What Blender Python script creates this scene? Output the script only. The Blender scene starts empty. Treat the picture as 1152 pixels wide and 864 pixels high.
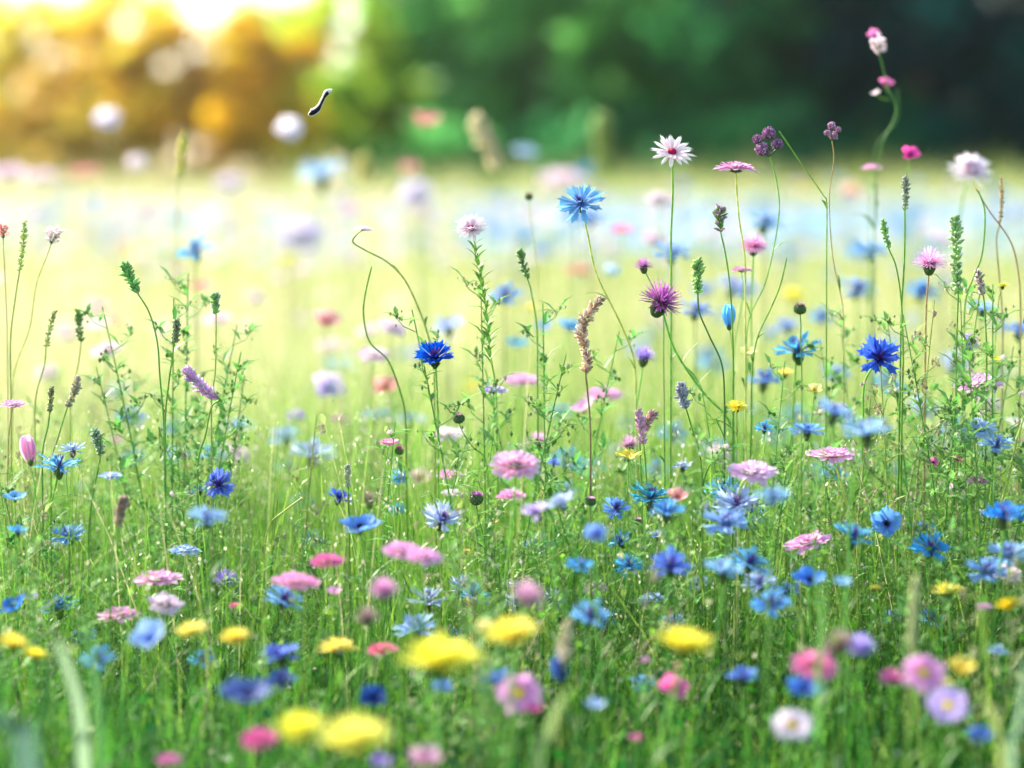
import bpy, math, random
import numpy as np
from mathutils import Vector, Matrix

R = math.radians
rng = np.random.default_rng(7)
random.seed(7)
sc = bpy.context.scene
COL = sc.collection

# ---------------------------------------------------------------- camera
CAM_H, LENS = 0.62, 85.0
FPX = 1152 * LENS / 36.0                 # focal length in photo pixels
PITCH = math.atan((432 - 209) / FPX)
FOCUS = 2.3
cam_d = bpy.data.cameras.new('camera')
cam = bpy.data.objects.new('camera', cam_d)
COL.objects.link(cam)
cam.location = (0, 0, CAM_H)
cam.rotation_euler = (math.pi / 2 - PITCH, 0, 0)
cam_d.lens = LENS
cam_d.sensor_width = 36
cam_d.clip_start = 0.05
cam_d.clip_end = 2000
cam_d.dof.use_dof = True
cam_d.dof.focus_distance = FOCUS
cam_d.dof.aperture_fstop = 2.4
sc.camera = cam

# ---------------------------------------------------------------- sky and sun
SUN_AZ, SUN_EL = -48.0, 34.0             # degrees: left of the view direction, above the horizon
w = bpy.data.worlds.new('World')
sc.world = w
w.use_nodes = True
nt = w.node_tree
bg = nt.nodes['Background']
sky = nt.nodes.new('ShaderNodeTexSky')
sky.sky_type = 'NISHITA'
sky.sun_disc = False
sky.sun_elevation = R(SUN_EL)
sky.sun_rotation = R(SUN_AZ)
sky.dust_density = 2.0
nt.links.new(sky.outputs[0], bg.inputs[0])
bg.inputs[1].default_value = 0.15
sd = bpy.data.lights.new('sun', 'SUN')
sd.energy = 5.0
sd.angle = R(0.5)
sd.color = (1.0, 0.92, 0.76)
sun = bpy.data.objects.new('sun', sd)
COL.objects.link(sun)
to_sun = Vector((math.sin(R(SUN_AZ)) * math.cos(R(SUN_EL)), math.cos(R(SUN_AZ)) * math.cos(R(SUN_EL)), math.sin(R(SUN_EL))))
sun.rotation_euler = to_sun.to_track_quat('Z', 'Y').to_euler()
sun.location = (-8, 12, 12)
sc.view_settings.view_transform = 'Standard'
sc.view_settings.look = 'None'
sc.view_settings.gamma = 1
sc.view_settings.exposure = 1.52
cy = sc.cycles
cy.use_denoising = True
cy.max_bounces = 8
cy.diffuse_bounces = 3
cy.glossy_bounces = 2
cy.transmission_bounces = 4
cy.volume_bounces = 0
cy.transparent_max_bounces = 8
cy.sample_clamp_indirect = 6

# ---------------------------------------------------------------- helpers
def at(x, y, d):
    """photo pixel (1152 x 864) at distance d along the view axis -> world point"""
    u, v = (x - 576) / FPX, (432 - y) / FPX
    f = Vector((0, math.cos(PITCH), -math.sin(PITCH)))
    up = Vector((0, math.sin(PITCH), math.cos(PITCH)))
    return Vector((0, 0, CAM_H)) + d * (f + Vector((1, 0, 0)) * u + up * v)


def tag(o, label=None, cat=None, group=None, kind=None):
    if label: o['label'] = label
    if cat: o['category'] = cat
    if group: o['group'] = group
    if kind: o['kind'] = kind
    return o


class MB:
    """collects vertices, faces, vertex colours; builds ONE mesh"""
    def __init__(self):
        self.V, self.F, self.C, self.M, self.n = [], [], [], [], 0

    def add(self, V, F, C, m=0):
        V = np.asarray(V, float).reshape(-1, 3)
        C = np.asarray(C, float)
        if C.ndim == 1: C = np.tile(C, (len(V), 1))
        self.V.append(V); self.C.append(C)
        F = np.asarray(F, int)
        self.F.append(F + self.n); self.M.append(m)
        self.n += len(V)

    def join(self, other, mat=None, m=0):
        """add another MB's geometry, transformed by a 4x4 Matrix"""
        for V, F, C, mm, off in other.items():
            if mat is not None:
                A = np.array(mat)
                V = V @ A[:3, :3].T + A[:3, 3]
            self.add(V, F - off, C, m)

    def items(self):
        off = 0
        for V, F, C, mm in zip(self.V, self.F, self.C, self.M):
            yield V, F, C, mm, off
            off += len(V)

    def mesh(self, name, mats):
        me = bpy.data.meshes.new(name)
        V = np.concatenate(self.V); C = np.concatenate(self.C)
        starts, loops, mi, pos = [], [], [], 0
        for F, m in zip(self.F, self.M):
            k = F.shape[1]
            loops.append(F.ravel())
            starts.append(pos + np.arange(len(F)) * k)
            mi.append(np.full(len(F), m))
            pos += F.size
        loops = np.concatenate(loops); starts = np.concatenate(starts)
        me.vertices.add(len(V)); me.vertices.foreach_set('co', V.astype(np.float32).ravel())
        me.loops.add(len(loops)); me.loops.foreach_set('vertex_index', loops.astype(np.int32))
        me.polygons.add(len(starts)); me.polygons.foreach_set('loop_start', starts.astype(np.int32))
        me.polygons.foreach_set('material_index', np.concatenate(mi).astype(np.int32))
        me.polygons.foreach_set('use_smooth', np.ones(len(starts), bool))
        a = me.color_attributes.new('tint', 'FLOAT_COLOR', 'POINT')
        a.data.foreach_set('color', np.concatenate([np.clip(C, 0, 1), np.ones((len(C), 1))], 1).astype(np.float32).ravel())
        for m in (mats if isinstance(mats, (list, tuple)) else [mats]): me.materials.append(m)
        me.update(calc_edges=True); me.validate()
        return me

    def build(self, name, mats, parent=None):
        return put(name, self.mesh(name, mats), parent)


def put(name, me, parent=None, mw=None):
    o = bpy.data.objects.new(name, me)
    COL.objects.link(o)
    if parent is not None: o.parent = parent
    if mw is not None: o.matrix_local = mw
    return o


def empty(name, loc=(0, 0, 0)):
    o = bpy.data.objects.new(name, None)
    o.empty_display_size = 0.02
    COL.objects.link(o)
    o.location = loc
    return o


def rot_to(n, spin=0.0):
    """rotation taking +Z to n, after spinning about Z"""
    q = Vector((0, 0, 1)).rotation_difference(Vector(n).normalized())
    return q.to_matrix() @ Matrix.Rotation(spin, 3, 'Z')


def grid_faces(a, b, wrap=False):
    f = []
    for i in range(a - 1):
        for j in range(b if wrap else b - 1):
            k = (j + 1) % b
            f.append((i * b + j, i * b + k, (i + 1) * b + k, (i + 1) * b + j))
    return np.array(f)


def tube(mb, pts, rad, col, ns=6, m=0):
    P = np.array([tuple(p) for p in pts], float)
    k = len(P)
    rad = np.broadcast_to(np.asarray(rad, float), (k,))
    T = np.gradient(P, axis=0)
    T /= np.linalg.norm(T, axis=1)[:, None] + 1e-9
    ref = np.array([0.31, 0.93, 0.17]) if abs(T[:, 1]).mean() < 0.8 else np.array([1., 0.1, 0.2])
    A = np.cross(T, ref); A /= np.linalg.norm(A, axis=1)[:, None] + 1e-9
    B = np.cross(T, A)
    th = np.arange(ns) * 2 * math.pi / ns
    V = P[:, None, :] + rad[:, None, None] * (np.cos(th)[None, :, None] * A[:, None, :] + np.sin(th)[None, :, None] * B[:, None, :])
    col = np.asarray(col, float)
    if col.ndim == 2: col = np.repeat(col, ns, 0)
    mb.add(V.reshape(-1, 3), grid_faces(k, ns, True), col, m)


def blob(mb, c, r, col, ns=7, nr=5, m=0, rot=None, top=None):
    """ovoid; r = (rx, ry, rz)"""
    ph = np.linspace(0.02, math.pi - 0.02, nr)
    th = np.arange(ns) * 2 * math.pi / ns
    V = np.stack([np.sin(ph)[:, None] * np.cos(th) * r[0], np.sin(ph)[:, None] * np.sin(th) * r[1], -np.cos(ph)[:, None] * np.ones(ns) * r[2]], -1).reshape(-1, 3)
    if rot is not None: V = V @ np.array(rot).T
    V = V + np.array(tuple(c))
    C = np.tile(np.asarray(col, float), (len(V), 1))
    if top is not None:
        t = np.repeat((1 - np.cos(ph)) / 2, ns)[:, None]
        C = C * (1 - t) + np.array(top) * t
    mb.add(V, grid_faces(nr, ns, True), C, m)


def petal(mb, L, W, az, el, cin, cout, r0=0.0, z0=0.0, bend=0.0, cup=0.0, wf=None, tip=None, nl=5, nw=5, p=1.0, twist=0.0, ruffle=0.0, var=0.1, m=0):
    """one petal: starts r0 from the axis at height z0, leaves it at elevation el (deg), bends by bend (deg) along its length"""
    s = np.linspace(0, 1, nl); t = np.linspace(-1, 1, nw)
    ang = R(el) + R(bend) * s
    ds = L / (nl - 1)
    x = r0 + np.concatenate([[0], np.cumsum(np.cos((ang[1:] + ang[:-1]) / 2) * ds)])
    z = z0 + np.concatenate([[0], np.cumsum(np.sin((ang[1:] + ang[:-1]) / 2) * ds)])
    wv = (wf(s) if wf else np.sin(np.clip(s * 0.85 + 0.12, 0, 1) * math.pi)) * W / 2
    X = np.repeat(x[:, None], nw, 1); Z = np.repeat(z[:, None], nw, 1)
    Y = wv[:, None] * t[None, :]
    if tip is not None:
        e = tip(t)[None, :] * (s ** 3)[:, None] * L
        X = X + e * np.cos(ang)[:, None]; Z = Z + e * np.sin(ang)[:, None]
    c = cup * (t ** 2)[None, :] * wv[:, None]
    X = X - c * np.sin(ang)[:, None]; Z = Z + c * np.cos(ang)[:, None]
    if ruffle: Z = Z + ruffle * L * np.sin(t * 7 + rng.uniform(0, 6))[None, :] * (s ** 1.5)[:, None]
    if twist: Z = Z + twist * Y * s[:, None]
    ca, sa = math.cos(az), math.sin(az)
    V = np.stack([X * ca - Y * sa, X * sa + Y * ca, Z], -1).reshape(-1, 3)
    k = (s ** p)[:, None]
    C = np.asarray(cin) * (1 - k) + np.asarray(cout) * k
    C = C * (1 + rng.uniform(-var, var))
    edge = 1 + 0.12 * (np.abs(t)[None, :, None] - 0.5)
    C = (C[:, None, :] * edge).reshape(-1, 3)
    mb.add(V, grid_faces(nl, nw), C, m)


# ---------------------------------------------------------------- materials
def mat_leafy(name, trans=0.4, rough=0.55, spec=0.3, noise=120.0, amp=0.25, hue=0.02, bump=0.0, fade=0.0):
    m = bpy.data.materials.new(name)
    m.use_nodes = True
    t = m.node_tree; N = t.nodes; L = t.links
    N.clear()
    out = N.new('ShaderNodeOutputMaterial')
    at_ = N.new('ShaderNodeAttribute'); at_.attribute_name = 'tint'
    nz = N.new('ShaderNodeTexNoise'); nz.inputs['Scale'].default_value = noise
    tc = N.new('ShaderNodeTexCoord'); L.new(tc.outputs['Object'], nz.inputs['Vector'])
    mr = N.new('ShaderNodeMapRange')
    mr.inputs[1].default_value = 0.3; mr.inputs[2].default_value = 0.7
    mr.inputs[3].default_value = 1 - amp; mr.inputs[4].default_value = 1 + amp
    L.new(nz.outputs[0], mr.inputs[0])
    oi = N.new('ShaderNodeObjectInfo')
    hm = N.new('ShaderNodeMapRange'); hm.inputs[3].default_value = 0.5 - hue; hm.inputs[4].default_value = 0.5 + hue
    L.new(oi.outputs['Random'], hm.inputs[0])
    hs = N.new('ShaderNodeHueSaturation')
    L.new(at_.outputs['Color'], hs.inputs['Color']); L.new(hm.outputs[0], hs.inputs['Hue']); L.new(mr.outputs[0], hs.inputs['Value'])
    if fade:                                     # fresher and more faded flowers
        mu = N.new('ShaderNodeMath'); mu.operation = 'MULTIPLY'; mu.inputs[1].default_value = 7.31
        fr = N.new('ShaderNodeMath'); fr.operation = 'FRACT'
        fm_ = N.new('ShaderNodeMapRange'); fm_.inputs[3].default_value = 1 - fade; fm_.inputs[4].default_value = 1.0
        L.new(oi.outputs['Random'], mu.inputs[0]); L.new(mu.outputs[0], fr.inputs[0]); L.new(fr.outputs[0], fm_.inputs[0]); L.new(fm_.outputs[0], hs.inputs['Saturation'])
    pb = N.new('ShaderNodeBsdfPrincipled')
    pb.inputs['Roughness'].default_value = rough
    pb.inputs['Specular IOR Level'].default_value = spec
    L.new(hs.outputs[0], pb.inputs['Base Color'])
    if bump:
        b = N.new('ShaderNodeBump'); b.inputs['Strength'].default_value = bump; b.inputs['Distance'].default_value = 0.001
        L.new(nz.outputs[0], b.inputs['Height']); L.new(b.outputs[0], pb.inputs['Normal'])
    if trans > 0:
        tr = N.new('ShaderNodeBsdfTranslucent')
        L.new(hs.outputs[0], tr.inputs['Color'])
        mx = N.new('ShaderNodeMixShader'); mx.inputs[0].default_value = trans
        L.new(pb.outputs[0], mx.inputs[1]); L.new(tr.outputs[0], mx.inputs[2])
        L.new(mx.outputs[0], out.inputs[0])
    else:
        L.new(pb.outputs[0], out.inputs[0])
    return m


M_PETAL = mat_leafy('petal', 0.5, 0.6, 0.15, 60, 0.12, 0.014, 0.0, 0.22)
M_LEAF = mat_leafy('leaf', 0.4, 0.5, 0.3, 90, 0.25, 0.02)
M_GRASS = mat_leafy('grass_blade', 0.5, 0.5, 0.25, 9, 0.25, 0.0)
M_STEM = mat_leafy('stem', 0.3, 0.55, 0.3, 150, 0.2, 0.015)
M_CORE = mat_leafy('flower_core', 0.0, 0.7, 0.2, 200, 0.3, 0.01, 0.4)
M_TREE = mat_leafy('tree_foliage', 0.68, 0.9, 0.03, 0.9, 0.3, 0.02)
M_BARK = mat_leafy('bark', 0.0, 0.9, 0.1, 14, 0.4, 0.01, 0.6)


def mat_ground():
    m = bpy.data.materials.new('meadow_soil'); m.use_nodes = True
    t = m.node_tree; N = t.nodes; L = t.links
    pb = N['Principled BSDF']; pb.inputs['Roughness'].default_value = 0.95
    tc = N.new('ShaderNodeTexCoord')
    n1 = N.new('ShaderNodeTexNoise'); n1.inputs['Scale'].default_value = 1.3; n1.inputs['Detail'].default_value = 10
    L.new(tc.outputs['Object'], n1.inputs['Vector'])
    cr = N.new('ShaderNodeValToRGB')
    e = cr.color_ramp.elements
    e[0].position = 0.35; e[0].color = (0.035, 0.06, 0.012, 1)
    e[1].position = 0.65; e[1].color = (0.16, 0.2, 0.05, 1)
    L.new(n1.outputs[0], cr.inputs[0]); L.new(cr.outputs[0], pb.inputs['Base Color'])
    b = N.new('ShaderNodeBump'); b.inputs['Strength'].default_value = 0.5
    L.new(n1.outputs[0], b.inputs['Height']); L.new(b.outputs[0], pb.inputs['Normal'])
    return m


# ---------------------------------------------------------------- setting: ground
def gz(x, y):
    """gentle relief of the ground, metres"""
    x = np.asarray(x, float); y = np.asarray(y, float)
    return 0.02 * np.sin(x * 1.7 + 1) * np.sin(y * 1.1) * np.clip(y / 6, 0, 1) + 0.08 * np.sin(x * 0.13 + 2) * np.sin(y * 0.09 + 1) * np.clip((y - 8) / 20, 0, 1)


ys = np.concatenate([np.linspace(-60, 0, 10), np.linspace(0.5, 12, 60), np.linspace(13, 70, 60), np.linspace(80, 900, 20)])
xs = np.concatenate([np.linspace(-500, -45, 12), np.linspace(-40, -5, 30), np.linspace(-4.5, 4.5, 50), np.linspace(5, 40, 30), np.linspace(45, 500, 12)])
GX, GY = np.meshgrid(xs, ys)
mb = MB()
mb.add(np.stack([GX, GY, gz(GX, GY)], -1).reshape(-1, 3), grid_faces(len(ys), len(xs)), (0.1, 0.15, 0.04))
ground = mb.build('ground', mat_ground())
tag(ground, 'meadow soil under the grass', kind='structure')

# ---------------------------------------------------------------- trees at the meadow's edge
def make_tree(x, y, h, r, low, cols, label, nleaf=2600, leaf=0.22, clumps=46, group='trees along the far edge of the meadow', name='tree'):
    root = empty(name, (x, y, float(gz(x, y))))
    tag(root, label, 'tree', group)
    t = MB()
    k = 9
    lean = rng.uniform(-0.3, 0.3, 2)
    P = [(lean[0] * (i / k) ** 2 + 0.05 * math.sin(i * 1.3), lean[1] * (i / k) ** 2, -0.1 + h * 0.85 * i / (k - 1)) for i in range(k)]
    tube(t, P, np.linspace(0.03 * h, 0.006 * h, k), (0.1, 0.075, 0.05), 8)
    t.build('trunk', M_BARK, root)
    for j in range(9):
        b = MB()
        z0 = h * rng.uniform(0.12, 0.7); a = rng.uniform(0, 6.28); ln = r * rng.uniform(0.55, 0.9)
        pz = np.linspace(0, 1, 6)
        tube(b, [(lean[0] * (z0 / h) ** 2 + math.cos(a) * ln * q, math.sin(a) * ln * q, z0 + ln * 0.45 * q ** 1.3) for q in pz], np.linspace(0.01 * h, 0.003 * h, 6), (0.1, 0.075, 0.05), 5)
        b.build('limb', M_BARK, root)
    c = MB()
    # clump centres through the crown's volume, leaves scattered in every clump
    cc = []
    while len(cc) < clumps:
        q = rng.uniform(-1, 1, 3)
        if 0.15 < np.linalg.norm(q) < 1:
            cc.append(q * np.array([r, r, (h - low) / 2]) + np.array([0, 0, low + (h - low) / 2]))
    cc = np.array(cc)
    per = nleaf // clumps
    cr_ = rng.uniform(0.16, 0.36, clumps) * r
    ctr = np.repeat(cc, per, 0); rad = np.repeat(cr_, per)
    d = rng.normal(size=(len(ctr), 3)); d /= np.linalg.norm(d, axis=1)[:, None]
    pos = ctr + d * (rad * rng.uniform(0.2, 1.1, len(ctr)))[:, None] * np.array([1, 1, 0.75])
    pos = pos[pos[:, 2] > 0.05]
    n = len(pos)
    a = rng.normal(size=(n, 3)); a /= np.linalg.norm(a, axis=1)[:, None]
    b = np.cross(a, rng.normal(size=(n, 3))); b /= np.linalg.norm(b, axis=1)[:, None]
    sz = (leaf * rng.uniform(0.6, 1.3, n))[:, None]
    V = np.stack([pos - a * sz, pos + b * sz * 0.45, pos + a * sz, pos - b * sz * 0.45], 1).reshape(-1, 3)
    cols = np.array(cols)
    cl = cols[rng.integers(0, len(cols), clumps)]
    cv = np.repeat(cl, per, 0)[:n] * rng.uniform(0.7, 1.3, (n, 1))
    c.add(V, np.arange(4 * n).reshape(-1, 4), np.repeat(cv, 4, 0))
    c.build('crown', M_TREE, root)
    return root


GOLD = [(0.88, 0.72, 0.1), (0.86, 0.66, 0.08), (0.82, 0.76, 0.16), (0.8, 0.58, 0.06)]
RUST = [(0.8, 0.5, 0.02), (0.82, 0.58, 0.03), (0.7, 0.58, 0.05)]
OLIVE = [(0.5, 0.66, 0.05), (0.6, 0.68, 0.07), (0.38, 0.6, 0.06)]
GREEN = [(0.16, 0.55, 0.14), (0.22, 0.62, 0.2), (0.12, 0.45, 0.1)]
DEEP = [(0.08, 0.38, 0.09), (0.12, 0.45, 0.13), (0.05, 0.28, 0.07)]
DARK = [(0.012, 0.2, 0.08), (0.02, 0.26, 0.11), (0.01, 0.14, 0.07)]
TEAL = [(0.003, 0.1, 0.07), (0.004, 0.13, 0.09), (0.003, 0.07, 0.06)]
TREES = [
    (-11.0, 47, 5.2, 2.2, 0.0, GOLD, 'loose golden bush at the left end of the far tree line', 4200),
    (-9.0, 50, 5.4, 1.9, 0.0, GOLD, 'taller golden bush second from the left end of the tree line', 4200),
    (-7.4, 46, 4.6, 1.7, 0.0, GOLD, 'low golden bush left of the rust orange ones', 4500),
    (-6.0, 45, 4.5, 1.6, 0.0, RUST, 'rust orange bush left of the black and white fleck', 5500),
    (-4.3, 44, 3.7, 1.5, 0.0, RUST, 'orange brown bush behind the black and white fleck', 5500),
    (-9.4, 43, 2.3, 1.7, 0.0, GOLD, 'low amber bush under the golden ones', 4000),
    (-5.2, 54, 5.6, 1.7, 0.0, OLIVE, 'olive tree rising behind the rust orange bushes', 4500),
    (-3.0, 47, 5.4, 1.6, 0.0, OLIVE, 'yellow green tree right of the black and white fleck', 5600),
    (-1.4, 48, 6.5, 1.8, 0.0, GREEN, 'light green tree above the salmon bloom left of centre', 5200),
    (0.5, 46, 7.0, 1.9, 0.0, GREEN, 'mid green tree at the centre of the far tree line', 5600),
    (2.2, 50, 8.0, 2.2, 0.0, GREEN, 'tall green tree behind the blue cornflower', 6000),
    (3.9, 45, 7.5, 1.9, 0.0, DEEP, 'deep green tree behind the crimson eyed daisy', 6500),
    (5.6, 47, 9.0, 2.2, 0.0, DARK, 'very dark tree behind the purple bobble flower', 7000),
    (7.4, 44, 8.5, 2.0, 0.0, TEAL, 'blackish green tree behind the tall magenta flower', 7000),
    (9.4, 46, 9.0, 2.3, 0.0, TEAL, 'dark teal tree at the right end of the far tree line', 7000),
    (-13.4, 50, 5, 2.4, 0.0, GOLD, None, 2500), (12.2, 48, 9, 2.6, 0, TEAL, None, 6000),
    (4.6, 52, 10, 2.8, 0, DARK, 'dark tree in the second row left of the teal trees', 7000),
    (8.4, 52, 10, 3.0, 0, TEAL, 'dark tree in the second row behind the magenta flower', 8000),
    (11.6, 53, 10, 2.6, 0, TEAL, 'dark tree in the second row at the far right', 7000),
    (1.4, 56, 9, 2.8, 0, GREEN, 'green tree in the second row at the centre', 6000),
    (-0.8, 57, 6.0, 2.2, 0, GREEN, 'pale green tree in the second row left of centre', 4000),
    (6.6, 50, 9.0, 2.4, 0, TEAL, 'dark tree in the second row between the very dark tree and the blackish one', 7000),
    (6.4, 42.5, 2.2, 1.6, 0, DARK, 'low dark bush under the very dark tree', 3000),
    (3.4, 55, 9.0, 2.4, 0, DEEP, 'deep green tree in the second row behind the crimson eyed daisy', 6000),
    (8.6, 42, 2.2, 1.8, 0, TEAL, 'low blackish bush under the dark teal trees', 3000),
    (4.2, 43, 2.0, 1.6, 0, DEEP, 'low green bush under the deep green tree', 3000),
    (1.6, 43, 1.8, 1.7, 0, DEEP, 'low green bush at the middle of the tree line', 2600),
    (-1.6, 43, 1.6, 1.6, 0, DEEP, 'low green bush right of the rust orange bushes', 2600),
]
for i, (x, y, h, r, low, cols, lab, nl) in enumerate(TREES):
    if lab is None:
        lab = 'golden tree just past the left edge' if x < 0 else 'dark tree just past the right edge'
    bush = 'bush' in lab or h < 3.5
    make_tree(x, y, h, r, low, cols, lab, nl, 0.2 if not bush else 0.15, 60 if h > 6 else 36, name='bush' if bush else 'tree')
    if bush:
        o = [o for o in COL.objects if o.name.startswith('bush') and o.type == 'EMPTY'][-1]
        o['category'] = 'bush'; o['group'] = 'bushes under the far trees'

# ---------------------------------------------------------------- air
hz = MB()
x0, x1, y0, y1, z0, z1 = -70, 70, -6, 75, -1.2, 13
hz.add([(x0, y0, z0), (x1, y0, z0), (x1, y1, z0), (x0, y1, z0), (x0, y0, z1), (x1, y0, z1), (x1, y1, z1), (x0, y1, z1)],
       [(3, 2, 1, 0), (4, 5, 6, 7), (0, 1, 5, 4), (1, 2, 6, 5), (2, 3, 7, 6), (3, 0, 4, 7)], (1, 1, 1))
mh = bpy.data.materials.new('haze'); mh.use_nodes = True
mh.node_tree.nodes.clear()
ho = mh.node_tree.nodes.new('ShaderNodeOutputMaterial')
pv = mh.node_tree.nodes.new('ShaderNodeVolumePrincipled')
pv.inputs['Color'].default_value = (0.95, 0.95, 0.93, 1)
pv.inputs['Density'].default_value = 0.0007
pv.inputs['Anisotropy'].default_value = 0.9
mh.node_tree.links.new(pv.outputs[0], ho.inputs['Volume'])
HAZE = hz.build('haze', mh)
tag(HAZE, 'warm morning haze over the meadow', kind='stuff')

# ---------------------------------------------------------------- grass (one mass nobody could count)
def blades(mb, n, dr, margin, hr, wr, cols, lean=0.35, seg=4, dens_pow=1.0, keep=None, hmod=None, curve=1.0, tipmix=0.55):
    d0, d1 = dr
    u = rng.random(n * 2)
    y = np.sqrt(d0 ** 2 + u * (d1 ** 2 - d0 ** 2)) if dens_pow == 1 else d0 + (d1 - d0) * u ** dens_pow
    hw = 0.212 * y + margin
    x = rng.uniform(-1, 1, n * 2) * hw
    # patchy growth: tufts
    pat = np.sin(x * 9 + 2 * np.sin(y * 4)) * np.sin(y * 7 + 1.5 * np.sin(x * 5)) + rng.normal(0, 0.6, n * 2)
    ok = pat > -0.5
    x, y = x[ok][:n], y[ok][:n]
    n = len(x)
    h = rng.uniform(0, 1, n) ** 1.3 * (hr[1] - hr[0]) + hr[0]
    h *= 1 + 0.22 * np.sin(x * 3.1 + 1.3) * np.sin(y * 2.3 + 0.7)
    wd = rng.uniform(wr[0], wr[1], n)
    az = rng.uniform(0, 2 * math.pi, n)
    ln = np.abs(rng.normal(0, lean, n)) * h
    side = az + math.pi / 2 + rng.normal(0, 0.7, n)
    s = np.linspace(0, 1, seg + 1)
    cx, cyy = np.cos(az), np.sin(az)
    bend = s[None, :] ** (1 + curve)
    px = x[:, None] + cx[:, None] * ln[:, None] * bend
    py = y[:, None] + cyy[:, None] * ln[:, None] * bend
    pz = gz(x, y)[:, None] - 0.01 + h[:, None] * (s[None, :] - 0.18 * np.clip(ln / h, 0, 1.5)[:, None] * s[None, :] ** 3)
    wv = wd[:, None] * (1 - s[None, :] ** 2.2 * 0.93) * 0.5
    sx, sy = np.cos(side)[:, None] * wv, np.sin(side)[:, None] * wv
    V = np.stack([np.stack([px - sx, py - sy, pz], -1), np.stack([px + sx, py + sy, pz], -1)], 2)  # n, seg+1, 2, 3
    V = V.reshape(-1, 3)
    base = (np.arange(n) * (seg + 1) * 2)[:, None]
    F = np.concatenate([base + np.array([[2 * i, 2 * i + 1, 2 * i + 3, 2 * i + 2]]) for i in range(seg)], 0)
    cols = np.array(cols)
    c = cols[rng.integers(0, len(cols), n)] * rng.uniform(0.7, 1.3, (n, 1))
    # bleached hazy glow over the left of the field, painted into blade colour
    hazed = (np.clip(-x / (0.212 * y + .1) * .8, 0, .6) * np.clip((y - 2.6) / 2.5, 0, 1))[:, None]
    c = c * (1 - hazed) + np.array([0.74, 0.68, 0.44]) * hazed * rng.uniform(.8, 1.1, (n, 1))
    c2 = c * (1.15 - tipmix) + np.array([0.45, 0.46, 0.14]) * tipmix * rng.uniform(0.2, 1.0, (n, 1))
    k = (s ** 2)[None, :, None]
    C = (c[:, None, :] * (1 - k) + c2[:, None, :] * k)
    C = np.repeat(C, 2, 1).reshape(-1, 3)
    mb.add(V, F, C)


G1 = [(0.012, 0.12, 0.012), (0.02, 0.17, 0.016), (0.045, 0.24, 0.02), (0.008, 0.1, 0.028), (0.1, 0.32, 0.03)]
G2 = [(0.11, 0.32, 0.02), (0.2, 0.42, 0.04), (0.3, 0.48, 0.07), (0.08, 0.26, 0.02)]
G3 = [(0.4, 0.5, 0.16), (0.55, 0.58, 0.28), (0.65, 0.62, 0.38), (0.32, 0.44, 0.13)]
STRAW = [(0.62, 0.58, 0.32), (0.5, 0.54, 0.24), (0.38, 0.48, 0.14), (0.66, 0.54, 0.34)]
g = MB()
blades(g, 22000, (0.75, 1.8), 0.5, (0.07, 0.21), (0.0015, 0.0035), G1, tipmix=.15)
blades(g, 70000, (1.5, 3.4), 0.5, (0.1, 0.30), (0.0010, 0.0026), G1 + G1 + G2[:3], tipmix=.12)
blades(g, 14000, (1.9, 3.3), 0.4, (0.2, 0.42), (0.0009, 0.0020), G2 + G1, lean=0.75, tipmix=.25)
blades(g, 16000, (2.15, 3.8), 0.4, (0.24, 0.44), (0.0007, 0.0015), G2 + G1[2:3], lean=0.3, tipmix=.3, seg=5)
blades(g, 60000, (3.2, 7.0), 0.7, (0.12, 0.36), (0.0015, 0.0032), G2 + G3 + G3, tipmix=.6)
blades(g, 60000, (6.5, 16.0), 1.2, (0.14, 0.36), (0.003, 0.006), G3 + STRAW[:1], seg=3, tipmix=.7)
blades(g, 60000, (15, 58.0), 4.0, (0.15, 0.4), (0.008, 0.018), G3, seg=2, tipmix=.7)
NEAR = [(0.012, 0.15, 0.018), (0.022, 0.21, 0.022), (0.008, 0.11, 0.035), (0.06, 0.29, 0.03)]
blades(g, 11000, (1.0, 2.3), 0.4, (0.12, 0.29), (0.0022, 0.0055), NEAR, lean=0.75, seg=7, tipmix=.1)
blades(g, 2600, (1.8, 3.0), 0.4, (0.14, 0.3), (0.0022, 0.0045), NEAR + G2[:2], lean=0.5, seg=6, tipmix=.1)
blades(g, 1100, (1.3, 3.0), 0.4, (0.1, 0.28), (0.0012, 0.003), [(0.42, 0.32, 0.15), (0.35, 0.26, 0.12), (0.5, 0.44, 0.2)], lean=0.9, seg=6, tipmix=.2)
# rank unmown growth at the foot of the trees, and taller tufts breaking the field's far edge
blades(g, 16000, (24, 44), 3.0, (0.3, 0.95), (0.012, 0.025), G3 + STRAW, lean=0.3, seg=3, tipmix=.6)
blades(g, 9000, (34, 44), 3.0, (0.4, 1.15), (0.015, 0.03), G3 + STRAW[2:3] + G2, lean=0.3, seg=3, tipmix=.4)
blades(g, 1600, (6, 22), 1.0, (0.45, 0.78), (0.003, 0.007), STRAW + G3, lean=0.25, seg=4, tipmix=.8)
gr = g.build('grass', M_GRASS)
tag(gr, 'dense green meadow grass fading to pale yellow green far off', kind='stuff')
g = MB()
blades(g, 420, (1.9, 3.2), 0.3, (0.3, 0.5), (0.0008, 0.0016), STRAW + G2, lean=0.4, seg=6, curve=0.8)
blades(g, 13000, (2.9, 8.0), 0.5, (0.26, 0.56), (0.001, 0.002), STRAW, lean=0.42, seg=5)
blades(g, 6000, (8.0, 26.0), 1.0, (0.35, 0.6), (0.002, 0.005), STRAW, lean=0.15, seg=3)
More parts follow.
